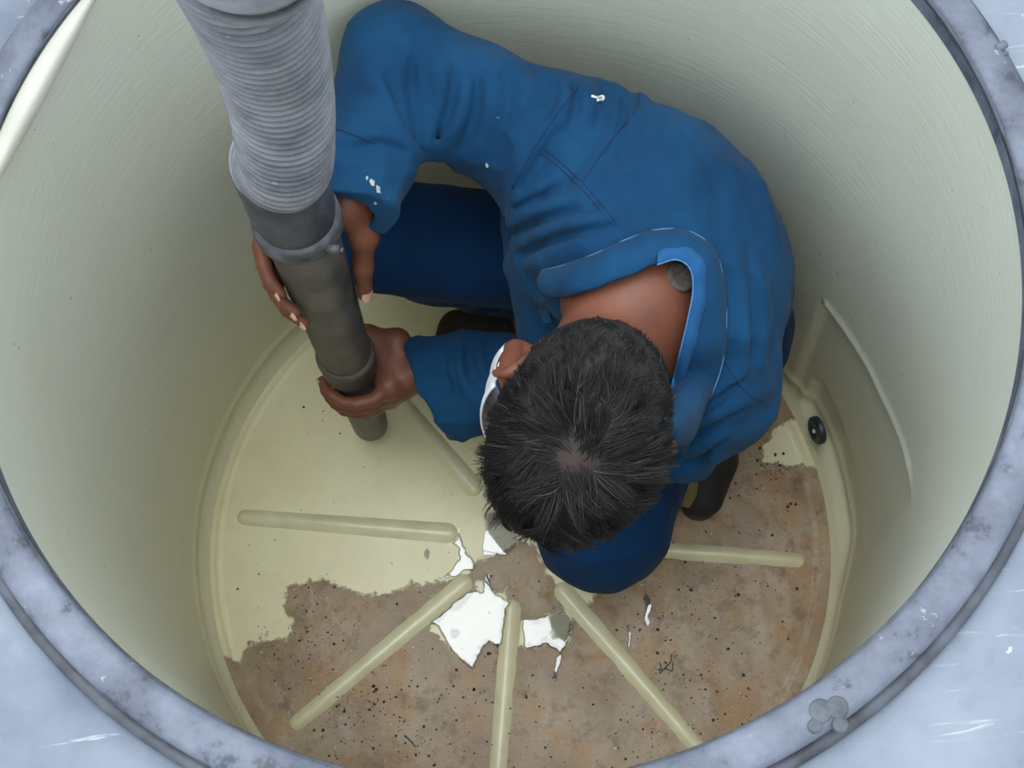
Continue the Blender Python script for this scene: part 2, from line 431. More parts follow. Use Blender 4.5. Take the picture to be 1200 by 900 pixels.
# floor: slightly dished disc with a fine raised ring near the edge
pr = [(.0005, 0.0), (.1, 0.), (.2, 0.), (.3, 0.), (.4, 0.), (.464, 0), (.469, .0006), (.4715, .0022), (.474, .0022), (.4765, .0004), (.480, 0), (.49, .0012), (.505, .0012)]
V, Q = lathe(pr, 360); link('tank_floor', V, Q, M['floor'], tank)
for a in range(8):
    ang = math.radians(170 + 45 * a); d = A3(math.cos(ang), math.sin(ang), 0); n = A3(-d[1], d[0], 0)
    r0, r1 = .095, .447; V, Fc = [], []; ns, nc = 80, 13
    for i in range(ns + 1):
        q_ = i / ns; t = q_ if .15 < q_ < .85 else (.04 * (1 - math.cos(q_ / .15 * math.pi / 2)) * 1.0 + .11 * (q_ / .15) ** 2 if q_ <= .15 else 1 - (.04 * (1 - math.cos((1 - q_) / .15 * math.pi / 2)) + .11 * ((1 - q_) / .15) ** 2)); s = r0 + (r1 - r0) * t
        u = s - r0; v = r1 - s; w0 = .0165 - .004 * t
        endw = math.sqrt(max(0, 1 - max(0, 1 - u / w0) ** 2)) * math.sqrt(max(0, 1 - max(0, 1 - v / w0) ** 2))
        w = w0 * max(endw, .02); hh = .0075 * max(endw, .02)
        for j in range(nc):
            q = -1 + 2 * j / (nc - 1)
            V.append(d * s + n * w * q + A3(0, 0, .0002 + hh * (1 - q * q) ** 1.1))
    for i in range(ns):
        for j in range(nc - 1):
            Fc.append((i * nc + j, (i + 1) * nc + j, (i + 1) * nc + j + 1, i * nc + j + 1))
    link('floor_rib', V, Fc, M['rib'], tank)
# rim
V, Q = lathe([(.4535, .965), (.4525, .985), (.4532, .989), (.4550, .9915), (.460, .9925), (.470, .9930), (.480, .9915), (.4845, .988), (.486, .982), (.486, .955)], 400, lambda z: (OX, OY))
rim = link('rim', V, Q[:, ::-1], M['rim'], tank)
V, Q = lathe([(.4536, .983), (.4518, .9838), (.4514, .9872), (.4520, .9885), (.454, .9885)], 400, lambda z: (OX, OY))
link('rim_lip', V, Q[:, ::-1], M['drim'], tank)
V, Q = lathe([(.4855, .972), (.4885, .9735), (.493, .974), (.4965, .972), (.497, .966)], 400, lambda z: (OX, OY))
link('rim_gasket', V, Q[:, ::-1], M['drim'], tank)
V, Q = lathe([(.486, .955), (.4965, .9655), (.52, .967), (.56, .964), (.60, .955), (.64, .938), (.67, .91), (.685, .87), (.69, .8), (.69, .4), (.69, -.0)], 300, lambda z: (OX, OY))
link('outer_shell', V, Q[:, ::-1], M['shell'], tank)
# drain plug on the wall
pd = A3(.484, .113, .064); nd = unit(A3(-1, -.22, .12)); ax1 = unit(np.cross(nd, [0, 0, 1])); ax2 = np.cross(nd, ax1)
def disc(c, n, r, h, seg=32, bev=.25):
    n = unit(n); a = unit(np.cross(n, [.3, .1, 1] if abs(n[2]) < .9 else [1, 0, 0])); b = np.cross(n, a); V, Fc = [], []
    prof = [(r, 0), (r, h * (1 - bev)), (r * (1 - bev * .5), h), (r * .55, h), (r * .5, h * .8), (r * .02, h * .8)]
    for rr, hh in prof:
        for j in range(seg):
            t = j / seg * 2 * np.pi; V.append(c + n * hh + rr * (math.cos(t) * a + math.sin(t) * b))
    for i in range(len(prof) - 1):
        for j in range(seg):
            k = (j + 1) % seg; Fc.append((i * seg + j, i * seg + k, (i + 1) * seg + k, (i + 1) * seg + j))
    Fc.append(tuple((len(prof) - 1) * seg + j for j in range(seg)))
    return np.array(V), Fc
V, Fc = disc(pd + nd * .002, nd, .0225, .010); plug = link('drain_plug', V, Fc, M['black'], tank)
V, Fc = disc(pd + nd * .011, nd, .0035, .002); link('plug_stud', V, Fc, M['leak_stud_white'], plug)
# corroded spots and the joint on the rim
for (x, y, r) in ((962, 833, .0090), (981, 829, .0085), (955, 851, .0055), (985, 849, .006)):
    c = P(x, y, .9925); ns_ = 28; ta = np.arange(ns_) / ns_ * 2 * np.pi; ring = np.stack([np.cos(ta), np.sin(ta), 0 * ta], 1)
    V = np.concatenate([c + ring * r - A3(0, 0, .004), c + ring * r + A3(0, 0, .0004), c + ring * r * .82 + A3(0, 0, .0012), [c + A3(0, 0, .0013)]])
    Fc = [(q * ns_ + j, q * ns_ + (j + 1) % ns_, (q + 1) * ns_ + (j + 1) % ns_, (q + 1) * ns_ + j) for q in (0, 1) for j in range(ns_)] + [(2 * ns_ + j, 2 * ns_ + (j + 1) % ns_, 3 * ns_) for j in range(ns_)]
    link('rim_spot', V, Fc, M['spot'], tank)
jc = P(1166, 66, .99); ja = unit(jc - A3(OX, OY, .99)); jt = A3(-ja[1], ja[0], 0)
def bar(a, b, r, seg=10): return sweep(np.array([a, a * .5 + b * .5, b]), r, seg)
V, Fc = merge([bar(jc - ja * .018 - jt * .001, jc + ja * .012 - jt * .001, .002), bar(jc + ja * .004 + jt * .006, jc + ja * .014 + jt * .008, .004)])
link('rim_joint', V, Fc, M['rim'], tank)
# added pale strip for the light leaking in under the rim, far left
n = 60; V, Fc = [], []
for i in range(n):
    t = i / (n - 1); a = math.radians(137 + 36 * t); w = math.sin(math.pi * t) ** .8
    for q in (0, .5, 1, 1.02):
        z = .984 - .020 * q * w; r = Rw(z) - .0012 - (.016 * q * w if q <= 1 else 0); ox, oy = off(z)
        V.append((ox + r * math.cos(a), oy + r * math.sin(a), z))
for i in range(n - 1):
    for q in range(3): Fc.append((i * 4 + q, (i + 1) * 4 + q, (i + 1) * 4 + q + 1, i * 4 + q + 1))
link('light_leak_strip', V, Fc, M['leak_stud_white'], tank)

# the ground the tank stands on
V, Q = lathe([(.001, -.004), (1, -.004), (4, -.004), (14, -.004)], 64); g = link('ground', V, Q, M['ground']); g['kind'] = 'structure'

# ================================================================ FLOOR DIRT
def poly_world(px): return np.array([P(x, y, .001)[:2] for x, y in px])
def poly_sd(pts, poly):
    """signed distance, positive inside"""
    x, y = pts[:, 0], pts[:, 1]; ins = np.zeros(len(pts), bool); d = np.full(len(pts), 9.)
    for i in range(len(poly)):
        a, b = poly[i], poly[(i + 1) % len(poly)]
        ab = b - a; t = np.clip(((pts - a) @ ab) / max(ab @ ab, 1e-12), 0, 1)
        d = np.minimum(d, np.linalg.norm(pts - a - t[:, None] * ab, axis=1))
        c = ((a[1] > y) != (b[1] > y)) & (x < (b[0] - a[0]) * (y - a[1]) / (b[1] - a[1] + 1e-15) + a[0]); ins ^= c
    return np.where(ins, d, -d)
SED = [[(225, 800), (262, 770), (287, 788), (287, 757), (310, 752), (338, 748), (352, 725), (332, 712), (340, 690), (362, 683), (400, 690), (430, 702), (462, 694), (520, 683), (552, 676),
        (556, 690), (500, 738), (512, 745), (530, 765), (553, 786), (562, 770), (572, 753), (590, 757), (600, 760), (612, 760), (640, 754), (660, 765), (668, 752), (671, 733), (680, 715), (700, 705),
        (712, 670), (740, 600), (775, 600), (790, 600), (830, 560), (852, 548), (870, 520), (872, 470), (895, 440), (925, 470), (935, 490), (905, 500), (892, 520), (895, 540), (935, 548), (975, 555),
        (1010, 620), (1020, 720), (1005, 800), (970, 900), (800, 1000), (600, 1030), (400, 990), (260, 900)],
       [(567, 655), (585, 650), (610, 640), (625, 645), (650, 690), (662, 698), (655, 717), (632, 723), (612, 722), (600, 708), (590, 690), (575, 690), (565, 680), (548, 675)]]
def build_sed():
    h = .0035; g = np.arange(-.49, .4901, h); X, Y = np.meshgrid(g, g, indexing='ij'); pts = np.stack([X.ravel(), Y.ravel()], 1)
    sd = np.full(len(pts), -9.)
    for p in SED: sd = np.maximum(sd, poly_sd(pts, poly_world(p)))
    # patch of clean floor to the right, thin film there
    r = np.hypot(pts[:, 0], pts[:, 1]); keep = (sd > -.03) & (r < .486 + h * .9); pts = pts * np.minimum(1, .486 / np.maximum(r, 1e-6))[:, None]; r = np.minimum(r, .486)
    z = .0012 + .0012 * fbm(np.c_[pts * 30, np.zeros(len(pts))], 3) * (sd > 0) * np.clip(sd / .02, 0, 1)
    z = np.maximum(z, .0006); z = np.where(r > .464, z + .0022, z)
    n = len(g); i, j = np.meshgrid(np.arange(n - 1), np.arange(n - 1), indexing='ij')
    Q = np.stack([i * n + j, (i + 1) * n + j, (i + 1) * n + j + 1, i * n + j + 1], -1).reshape(-1, 4); Q = Q[keep[Q].all(1)]
    used = np.unique(Q); mp = np.full(len(pts), -1); mp[used] = np.arange(len(used))
    o = link('sediment', np.c_[pts, z][used], mp[Q], M['sed']); attr(o, 'sd', sd[used])
    tag(o, 'wet brown sediment film covering the lower half of the tank floor', 'sediment', kind='stuff')
build_sed()
cr = lambda L: [(480 + x / 3.75, 560 + y / 3.75) for x, y in L]
PUD = [('large white-shining puddle between the two lower left ribs', cr([(95, 635), (160, 580), (240, 515), (285, 498), (325, 508), (330, 425), (350, 430), (352, 480), (395, 520), (440, 550), (428, 580), (420, 640), (408, 735), (385, 742), (350, 725), (325, 745), (300, 800), (278, 838), (240, 815), (190, 770), (150, 700), (125, 655)])),
       ('white-shining puddle between the bottom rib and the lower right rib', cr([(495, 618), (560, 615), (640, 600), (672, 590), (665, 555), (690, 600), (718, 645), (712, 690), (690, 740), (660, 770), (635, 755), (605, 735), (560, 745), (515, 755), (497, 740)])),
       ('white-shining puddle half hidden by the hair fringe', cr([(330, 160), (400, 150), (470, 230), (470, 300), (425, 340), (380, 340), (325, 345), (318, 310), (330, 240)])),
       ('small branching puddle at the inner end of the left rib', cr([(140, 445), (190, 395), (215, 360), (215, 310), (180, 290), (205, 270), (218, 225), (235, 300), (265, 350), (290, 380), (280, 405), (240, 410), (215, 430)]))]
PUD += [('thin streak of water shining right of the lower right rib', [(753, 702), (757, 696), (763, 702), (764, 712), (760, 722), (763, 730), (759, 736), (754, 726), (757, 714)]),
    ('narrow water streak running down between the two lower right ribs', [(652, 770), (658, 766), (657, 778), (654, 786), (652, 797), (648, 800), (648, 788), (650, 780)]),
    ('short shining drop of water beside the lower right rib', [(734, 734), (738, 732), (740, 744), (739, 758), (735, 760), (736, 748)]),
    ('small water glint under the left rib', [(497, 646), (501, 642), (504, 648), (501, 656), (497, 652)])]
def build_flat(name, poly, mat, h, z, noise, parent=None, slope=(.048, .045)):
    lo = poly.min(0) - .01; hi = poly.max(0) + .01
    gx = np.arange(lo[0], hi[0], h); gy = np.arange(lo[1], hi[1], h); X, Y = np.meshgrid(gx, gy, indexing='ij'); pts = np.stack([X.ravel(), Y.ravel()], 1)
    nz = noise * fbm(np.c_[pts * 120, np.zeros(len(pts))], 3)
    sd = poly_sd(pts, poly) + nz; keep = sd > -h * .9
    # pull the border vertices onto the outline
    e = 1e-4; gxv = (poly_sd(pts + [e, 0], poly) - poly_sd(pts - [e, 0], poly)) / (2 * e); gyv = (poly_sd(pts + [0, e], poly) - poly_sd(pts - [0, e], poly)) / (2 * e)
    mv = np.where(sd < 0, -sd, 0); pts = pts + np.stack([gxv, gyv], 1) * mv[:, None]
    n = len(gy); i, j = np.meshgrid(np.arange(len(gx) - 1), np.arange(n - 1), indexing='ij')
    Q = np.stack([i * n + j, (i + 1) * n + j, (i + 1) * n + j + 1, i * n + j + 1], -1).reshape(-1, 4); Q = Q[keep[Q].all(1)]
    used = np.unique(Q); mp = np.full(len(pts), -1); mp[used] = np.arange(len(used))
    zz = .0022 + np.clip(slope[0] * (pts[:, 0] - poly[:, 0].min()) + slope[1] * (pts[:, 1] - poly[:, 1].min()) - .001, 0, .009); zz = np.where(sd < h * .6, np.maximum(zz - .0008, .0008), zz)
    return link(name, np.c_[pts, zz][used], mp[Q], mat, parent)
for lab, px in PUD:
    small = len(px) < 11; o = build_flat('puddle', poly_world(px), M['water'], .0007 if small else .0014, .0032, .0008 if small else .0016, slope=(.03, .09) if 'fringe' in lab else (.048, .045)); tag(o, lab, 'puddle', 'shining puddles around the floor centre')
# thin wet glints: film of water on the cream side
# dirt spot in the puddle, twigs
c = P(533, 742, .003)
t_ = np.arange(26) / 26 * 2 * np.pi; rr = .0073 * (1 + .12 * np.sin(3 * t_ + 1) + .08 * np.sin(7 * t_))
V = np.concatenate([np.stack([c[0] + rr * np.cos(t_), c[1] + rr * np.sin(t_), np.full(26, .0012)], 1), np.stack([c[0] + rr * .8 * np.cos(t_), c[1] + rr * .8 * np.sin(t_), np.full(26, .0048)], 1), [[c[0], c[1], .0052]]])
Fc = [(j, (j + 1) % 26, 26 + (j + 1) % 26, 26 + j) for j in range(26)] + [(26 + j, 26 + (j + 1) % 26, 52) for j in range(26)]
tag(link('dirt_crumb', V, Fc, M['dirt']), 'small round brown crumb of dirt standing in the largest puddle', 'dirt')
def twig(px, label, r=.0011):
    parts = [sweep(spline([P(x, y, .0035 + .002 * (i % 2)) for i, (x, y) in enumerate(seg)], 10), np.linspace(r, r * .6, 10), 6) for seg in px]
    V, Fc = merge(parts); tag(link('twig', V, Fc, M['twig']), label, 'twig', 'twigs on the wet floor')
twig([[(773, 789), (779, 783), (786, 775), (787, 766)], [(779, 783), (788, 786), (788, 776)], [(776, 786), (773, 776)]], 'dark green forked twig lying beside the lower right rib')
twig([[(474, 862), (480, 867), (487, 875)]], 'short dark curved twig near the bottom edge of the floor', .0013)
# grit
def build_grit():
    V, Q, tone = [], [], []
    base = np.array([(1, 0, 0), (-1, 0, 0), (0, 1, 0), (0, -1, 0), (0, 0, 1), (0, 0, -1)], float)
    fc = np.array([(0, 2, 4), (2, 1, 4), (1, 3, 4), (3, 0, 4), (2, 0, 5), (1, 2, 5), (3, 1, 5), (0, 3, 5)])
    cl = [poly_world(p) for p in SED]; o = 0; cnt = 0
    hot = [(np.array(P(430, 840, 0)[:2]), .05), (np.array(P(350, 740, 0)[:2]), .05), (np.array(P(820, 720, 0)[:2]), .09), (np.array(P(800, 830, 0)[:2]), .07), (np.array(P(500, 850, 0)[:2]), .08), (np.array(P(910, 540, 0)[:2]), .03)]
    while cnt < 1700:
        if rng.random() < .45:
            h, s = hot[rng.integers(len(hot))]; p = h + rng.normal(0, s, 2)
        else:
            a = rng.random() * 2 * np.pi; r = .45 * math.sqrt(rng.random()); p = np.array([r * math.cos(a), r * math.sin(a)])
        if np.hypot(*p) > .445: continue
        inside = max(poly_sd(p[None], q)[0] for q in cl) > 0
        if not inside and rng.random() > .16: continue
        s = float(np.clip(rng.lognormal(-6.95, .5), .0005, .0030)); light = inside and rng.random() < .16
        v = base * s * (.7 + .6 * rng.random((6, 1))) * [1, 1, .7]; a = rng.random() * 6.28
        v = v @ np.array([[math.cos(a), -math.sin(a), 0], [math.sin(a), math.cos(a), 0], [0, 0, 1]]).T
        V.append(v + [p[0], p[1], .0018 + s * .4]); Q.append(fc + o); tone += [1. if light else rng.random() * .35] * 6; o += 6; cnt += 1
    g = NT('mixed_grit'); t = g.attr('tone')
    m = g.done(g.bsdf(g.ramp(t, [(0, lin(30, 24, 20)), (.35, lin(70, 52, 38)), (1, lin(226, 216, 196))]), .6))
    ob = link('grit', np.concatenate(V), np.concatenate(Q), m, smooth=False); attr(ob, 'tone', tone)
    tag(ob, 'black and pale grains of grit scattered over the wet floor', 'grit', kind='stuff')
build_grit()

# ================================================================ HOSE
_a0, _a1 = P(434, 497, .05), P(347, 255, .76)
axz = lambda z: _a0 + (_a1 - _a0) * (z - .05) / .71      # axis of the straight pipe
hose = empty('suction_hose', tuple(axz(.045)), 'grey ribbed suction hose with dark pipe end, held upright by the man', 'hose')
def tube_prof(prof, name, mat, seg=48, parent=hose):
    pts = np.array([axz(z) for z, r in prof]); V, Fc = sweep(pts, [r for z, r in prof], seg, False); return link(name, V, Fc, mat, parent)
tube_prof([(.06, .023), (.045, .024), (.045, .0265), (.052, .0275), (.12, .029), (.2, .030), (.32, .0325)], 'nozzle', M['pipe'])
tube_prof([(.312, .032), (.3122, .0375), (.315, .0388), (.352, .0392), (.356, .0402), (.361, .0402), (.364, .0382), (.366, .034)], 'coupling_ring', M['pipe'])
tube_prof([(.355, .0352), (.40, .0357), (.56, .0385), (.72, .0405), (.765, .041)], 'pipe', M['pipe'])
tube_prof([(.745, .041), (.742, .046), (.745, .0486), (.752, .0490), (.757, .0478), (.770, .0470), (.764, .041)], 'clamp_band', M['metal'])
tube_prof([(.742, .0412), (.775, .043), (.785, .0452), (.815, .0458), (.82, .0448), (.865, .0462), (.872, .0455), (.885, .0425)], 'hose_cuff', M['cuff'])
path = spline([axz(.878), P(334, 190, .915), P(331, 130, 1.02), P(318, 65, 1.14), P(298, 0, 1.26), P(272, -70, 1.37), P(235, -160, 1.46), A3(-.36, .42, 1.53), A3(-.6, .72, 1.50), A3(-.85, 1.05, 1.3), A3(-1.1, 1.3, .9), A3(-1.3, 1.5, .3), A3(-1.6, 1.8, .055), A3(-2.3, 2.4, .05), A3(-3.4, 3.2, .05)], 1800)
L = np.r_[0, np.cumsum(np.linalg.norm(np.diff(path, axis=0), axis=1))]
u = np.linspace(0, L[-1], int(L[-1] / .0024)); path = np.stack([np.interp(u, L, path[:, i]) for i in range(3)], 1)
pitch = np.where(u < .13, .0105, .0145); ph = np.cumsum(np.r_[0, np.diff(u)] / pitch)
rid = .5 + .5 * np.cos(2 * np.pi * ph); rid = rid ** 1.1
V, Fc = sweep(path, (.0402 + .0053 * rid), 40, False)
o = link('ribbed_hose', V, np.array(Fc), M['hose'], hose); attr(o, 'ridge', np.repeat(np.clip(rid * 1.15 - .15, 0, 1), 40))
ed = axz(.755) + A3(.03, -.036, 0)
V, Fc = merge([bar(ed, ed + A3(.014, -.004, .001), .0055, 12), bar(ed + A3(.014, -.004, .001), ed + A3(.018, -.005, .001), .0035, 8)])
link('clamp_screw', V, Fc, M['metal'], hose)

# ================================================================ LIGHT
w = bpy.data.worlds.new('overcast_sky'); SC.world = w; w.use_nodes = True
t = w.node_tree; t.nodes.clear()
tc = t.nodes.new('ShaderNodeTexCoord'); nz = t.nodes.new('ShaderNodeVectorMath'); nz.operation = 'DOT_PRODUCT'
t.links.new(tc.outputs['Generated'], nz.inputs[0]); nz.inputs[1].default_value = tuple(unit([-.10, .05, 1]))  # bright patch added to the sky here so the puddles mirror white
rp = t.nodes.new('ShaderNodeValToRGB'); e = rp.color_ramp.elements
for _ in range(3): e.new(.5)
for el, (p, v) in zip(e, ((0, .12), (.45, .20), (.80, .24), (.955, .42), (.985, 1.0))): el.position = p; el.color = (v * .93, v * .975, v, 1)
t.links.new(nz.outputs['Value'], rp.inputs[0])
bg = t.nodes.new('ShaderNodeBackground'); bg.inputs['Strength'].default_value = 7.6
ow = t.nodes.new('ShaderNodeOutputWorld'); t.links.new(rp.outputs[0], bg.inputs[0]); t.links.new(bg.outputs[0], ow.inputs[0])

# ================================================================ PERSON
# joints ---------------------------------------------------------
SHR = A3(.095, .328, .635); ELR = A3(-.085, .432, .69); WRR = P(404, 236, .70)
SHL = A3(.238, .045, .560); ELL = A3(.135, .145, .36); WRL = P(484, 437, .285)
HIPR = A3(.235, .290, .29); KNR = A3(-.140, .362, .36); ANR = A3(.04, .33, .09)
HIPL = P(775, 425, .25); KNL = P(706, 622, .28); ANL = P(806, 500, .09)
C7 = A3(.165, .13, .640); T6 = A3(.215, .215, .600); L1 = A3(.255, .265, .450); PEL = A3(.275, .215, .25)
LAT = unit(SHL - SHR)
HS = 1.10; HC = P(674, 508, .735)                                        # centre of the skull
HA = unit([-.22, -.84, .48]); HF = np.array([-.43, -.38, -.82]); HF = unit(HF - HA * (HF @ HA)); HR = np.cross(HF, HA)   # crown, face and right-ear directions
HB = np.stack([HR, HF, HA])
hp = lambda r, f, a: HC + (HR * r + HF * f + HA * a) * HS
def cyl(z, ang, rad):
    t = math.radians(ang); return axz(z) + rad * A3(math.cos(t), math.sin(t), 0)

# hands ----------------------------------------------------------
FING_R = [[(.700, 92, .060), (.688, 148, .0575), (.664, 186, .053), (.644, 220, .0500)],
          [(.680, 96, .060), (.664, 154, .0575), (.634, 196, .0530), (.606, 236, .0500)],
          [(.657, 95, .058), (.640, 152, .0565), (.608, 198, .0520), (.580, 243, .0490)],
          [(.636, 90, .056), (.620, 136, .0545), (.594, 172, .0500), (.572, 204, .0475)]]
FING_L = [[(.298, -30, .060), (.296, -84, .0505), (.294, -128, .0440), (.292, -166, .0425)],
          [(.278, -34, .060), (.275, -92, .0500), (.272, -138, .0435), (.270, -176, .0420)],
          [(.258, -34, .057), (.254, -90, .0485), (.251, -134, .0425), (.250, -170, .0410)],
          [(.239, -28, .053), (.235, -74, .0470), (.233, -112, .0415), (.232, -142, .0400)]]
TH_R = [(.690, 42, .080), (.655, 22, .066), (.612, 6, .0545), (.566, -8, .0505)]
TH_L = [(.302, 26, .074), (.300, 60, .0515), (.298, 104, .0445), (.296, 146, .0430)]
FRAD = [(.0108, .0092, .0085, .0072), (.0108, .0095, .0087, .0074), (.0104, .009, .0082, .007), (.0094, .008, .0072, .0062)]
def hand(wr, fore, FING, TH):
    g = [cone(fore, wr, .029, .0205, .02, (np.cross(unit(wr - fore), [0, 0, 1]), 1.0))]
    kn = [cyl(*f[0]) for f in FING]
    for i, p in enumerate(kn): g.append(cone(wr, p, .0185, .0125, .016))
    for i in range(3): g.append(cone(kn[i], kn[i + 1], .0125, .0118, .008))
    g += [cone(wr * .35 + (kn[1] + kn[2]) * .325, kn[2], .018, .013, .015)]
    th = [cyl(*q) for q in TH]
    g += [cone(wr, th[0], .0195, .0185, .015)] + chain(th, (.0185, .0142, .0118, .0096), .008)
    g += [cone(th[0], kn[0], .015, .011, .012), cone(wr, th[1], .016, .0135, .016)]
    if TH is TH_L:      # web between thumb and forefinger, pressed against the pipe
        g += [cone(th[1], kn[0], .0125, .0125, .014), cone(cyl(.296, 24, .052), cyl(.288, -4, .052), .012, .012, .014), cone(cyl(.298, 50, .047), cyl(.290, -20, .050), .0105, .0115, .012)]
    fs = []
    for f, r in zip(FING, FRAD):
        p = [cyl(*q) for q in f]
        # rounder joints: extra mid points keep the arc outside the pipe
        fine = []
        for a, b in zip(f[:-1], f[1:]):
            fine += [cyl(*a), cyl((a[0] + b[0]) / 2, (a[1] + b[1]) / 2, (a[2] + b[2]) / 2 + .0008)]
        fine.append(p[-1]); rr = []
        for i in range(3): rr += [r[i] * 1.04, (r[i] + r[i + 1]) / 2 * .97]
        rr.append(r[3])
        fs.append(group(chain(fine, rr, .003), .006))
    return g, fs

def build_body():
    gR, fR = hand(WRR, WRR * .3 + ELR * .7, FING_R, TH_R)
    gL, fL = hand(WRL, WRL * .3 + ELL * .7, FING_L, TH_L)
    t = [cone(SHR, SHL, .062, .062, .03)]
    t += chain([C7, T6, L1, PEL], (.078, .092, .09, .10), .04, (LAT, 1.35))
    t += [cone(SHR, ELR, .052, .043, .03), cone(ELR, WRR, .042, .020, .02), cone(SHL, ELL, .052, .038, .03), cone(ELL, WRL, .034, .024, .02)]
    t += [cone(HIPR, KNR, .060, .050, .03), cone(KNR, ANR + A3(0, .03, .03), .042, .028, .02), cone(ANR + A3(0, .03, .03), ANR + A3(.03, 0, -.01), .028, .028, .02), cone(HIPL, KNL, .064, .052, .03), cone(KNL, ANL, .042, .03, .02)]
    t += [cone(ANR + A3(.03, 0, -.01), ANR + A3(-.04, 0, -.05), .026, .02, .02), cone(ANL, ANL + A3(-.005, -.07, -.045), .026, .02, .02)]
    # neck and trapezius
    nb = A3(.155, .115, .657); sk = hp(0, -.012, -.070)
    t += [cone(nb, sk, .054, .046, .03, (LAT, 1.2)), cone(nb, A3(.135, .19, .635), .05, .036, .04), cone(nb, A3(.205, .075, .615), .055, .04, .04), cone(C7 + A3(0, 0, .004), nb, .075, .06, .03)]
    # head
    hp1 = lambda r, f, a: HC + HR * r + HF * f + HA * a
    h = [ell(HC, HB, (.0735, .093, .098), .02), ell(hp1(0, -.026, -.012), HB, (.071, .078, .080), .02),
         cone(hp1(0, .052, -.055), hp1(0, .062, -.094), .042, .026, .03, (HR, 1.2)),            # jaw and chin
         cone(hp1(.040, .02, -.06), hp1(.022, .06, -.094), .026, .02, .02), cone(hp1(-.040, .02, -.06), hp1(-.022, .06, -.094), .026, .02, .02),
         cone(hp1(.034, .068, .012), hp1(-.034, .068, .012), .020, .020, .015),                   # brow
         cone(hp1(.042, .060, -.030), hp1(.034, .070, -.034), .018, .014, .015), cone(hp1(-.042, .060, -.030), hp1(-.034, .070, -.034), .018, .014, .015),   # cheeks
         ell(hp1(.031, .092, -.010), HB, (.016, .014, .011), .010, True), ell(hp1(-.031, .092, -.010), HB, (.016, .014, .011), .010, True),  # sockets
         ell(hp1(.031, .077, -.011), HB, (.0128, .0118, .0118), .003), ell(hp1(-.031, .077, -.011), HB, (.0128, .0118, .0118), .003),
         cone(hp1(0, .090, .002), hp1(0, .108, -.034), .008, .012, .010), cone(hp1(.011, .098, -.037), hp1(-.011, .098, -.037), .0085, .0085, .006),  # nose
         cone(hp1(.018, .090, -.0575), hp1(-.018, .090, -.0575), .0065, .0065, .006), cone(hp1(.016, .089, -.069), hp1(-.016, .089, -.069), .0072, .0072, .006),  # lips
         cone(hp1(.02, .0985, -.063), hp1(-.02, .0985, -.063), .0022, .0022, .003, None, True)]
    HEADN = len(h)
    for s in (1, -1): h.append(ell(hp1(s * .031, .0905, -.0125), HB, (.0115, .0055, .0036), .002, True))
    for s in (1, -1):       # ears
        c = hp1(s * .074, -.014, -.040)
        oax = unit(HR * s * 1 - HF * .75); e1 = unit(HA * .97 - HF * .25); e2 = np.cross(oax, e1)
        EB = np.stack([oax, e1, e2])
        n = 14; rim_pts = []
        for i in range(n):
            a = math.radians(-120 + 250 * i / (n - 1)); q = c + oax * (.008 + .003 * math.sin(a)) + e1 * .033 * math.sin(a + .25) * 1.0 - e2 * s * 0 + np.cross(e1, oax) * (-s) * .0195 * -math.cos(a) * -s
            rim_pts.append(q)
        h.append(ell(c, EB, (.007, .034, .020), .008))
        h += chain(rim_pts, [.0042] * n, .003)
        h.append(ell(c + oax * .009 + e1 * .004, EB, (.006, .018, .009), .004, True))
        h.append(cone(c - e1 * .027 + oax * .004, c - e1 * .033 + oax * .002, .007, .006, .006))
    prims = t + gR + gL + [((lambda p: HS * evalg(h, HC + (p - HC) / HS)), .022, False)] + fR + fL
    fn = lambda p: evalg(prims, p)
    return fn
body_fn = build_body()
# clothes --------------------------------------------------------
NECK = A3(.142, .085, .66)
cuffR = P(408, 246, .705); cuffL = P(500, 456, .28) 
def jacket_parts():
    torso = [cone(SHR, SHL, .080, .078, .03)]
    torso += chain([C7 + A3(.008, .014, -.012), T6, L1 + A3(-.005, -.003, 0), L1 + A3(-.005, -.02, -.12)], (.095, .113, .112, .115), .05, (LAT, 1.38))
    torso += [cone(SHL, P(800, 522, .50), .07, .045, .03)]
    torso += [cone(A3(.09, .22, .53), A3(.10, .17, .46), .07, .075, .05)]
    ar = [cone(SHR, SHR * .45 + ELR * .55, .078, .066, .03), cone(SHR * .45 + ELR * .55, ELR, .066, .064, .02), cone(ELR, cuffR + (ELR - cuffR) * .35, .064, .050, .012), cone(cuffR + (ELR - cuffR) * .35, cuffR + (cuffR - ELR) * .2, .050, .044, .015),
          half(cuffR, cuffR - ELR + A3(.05, 0, 0)), cone(cuffR + (cuffR - ELR) * .25, cuffR + (ELR - cuffR) * .30, .043, .036, .003, None, True)]
    dl = unit(A3(-1, -.34, -.16)); wl = P(520, 506, .27) - P(478, 404, .28)
    ce = cuffL
    al = [cone(SHL, ELL, .078, .07, .03), cone(ELL, ce + A3(.11, -.015, .02), .056, .049, .02, (wl, 1.1)), cone(ce + A3(.11, -.015, .02), ce + A3(-.02, .0, -.0), .052, .055, .02, (wl, 1.35)),
          half(ce, dl), cone(ce + dl * .03, ce - dl * .07, .051, .038, .003, (wl, 1.35), True)]
    folds = []
    return torso, ar, al
def build_jacket():
    to, ar, al = jacket_parts()
    base = to + [group(ar, .03), group(al, .012)]
    hole = [cone(NECK + A3(0, 0, -.01), NECK + A3(-.03, -.06, .10), .055, .075, .01, None, True), cone(NECK + A3(.03, .022, .0), NECK + A3(.035, .03, .1), .048, .048, .01, None, True)]
    def fn0(p): return evalg(base, p)
    return fn0, hole
jac0, jhole = build_jacket()
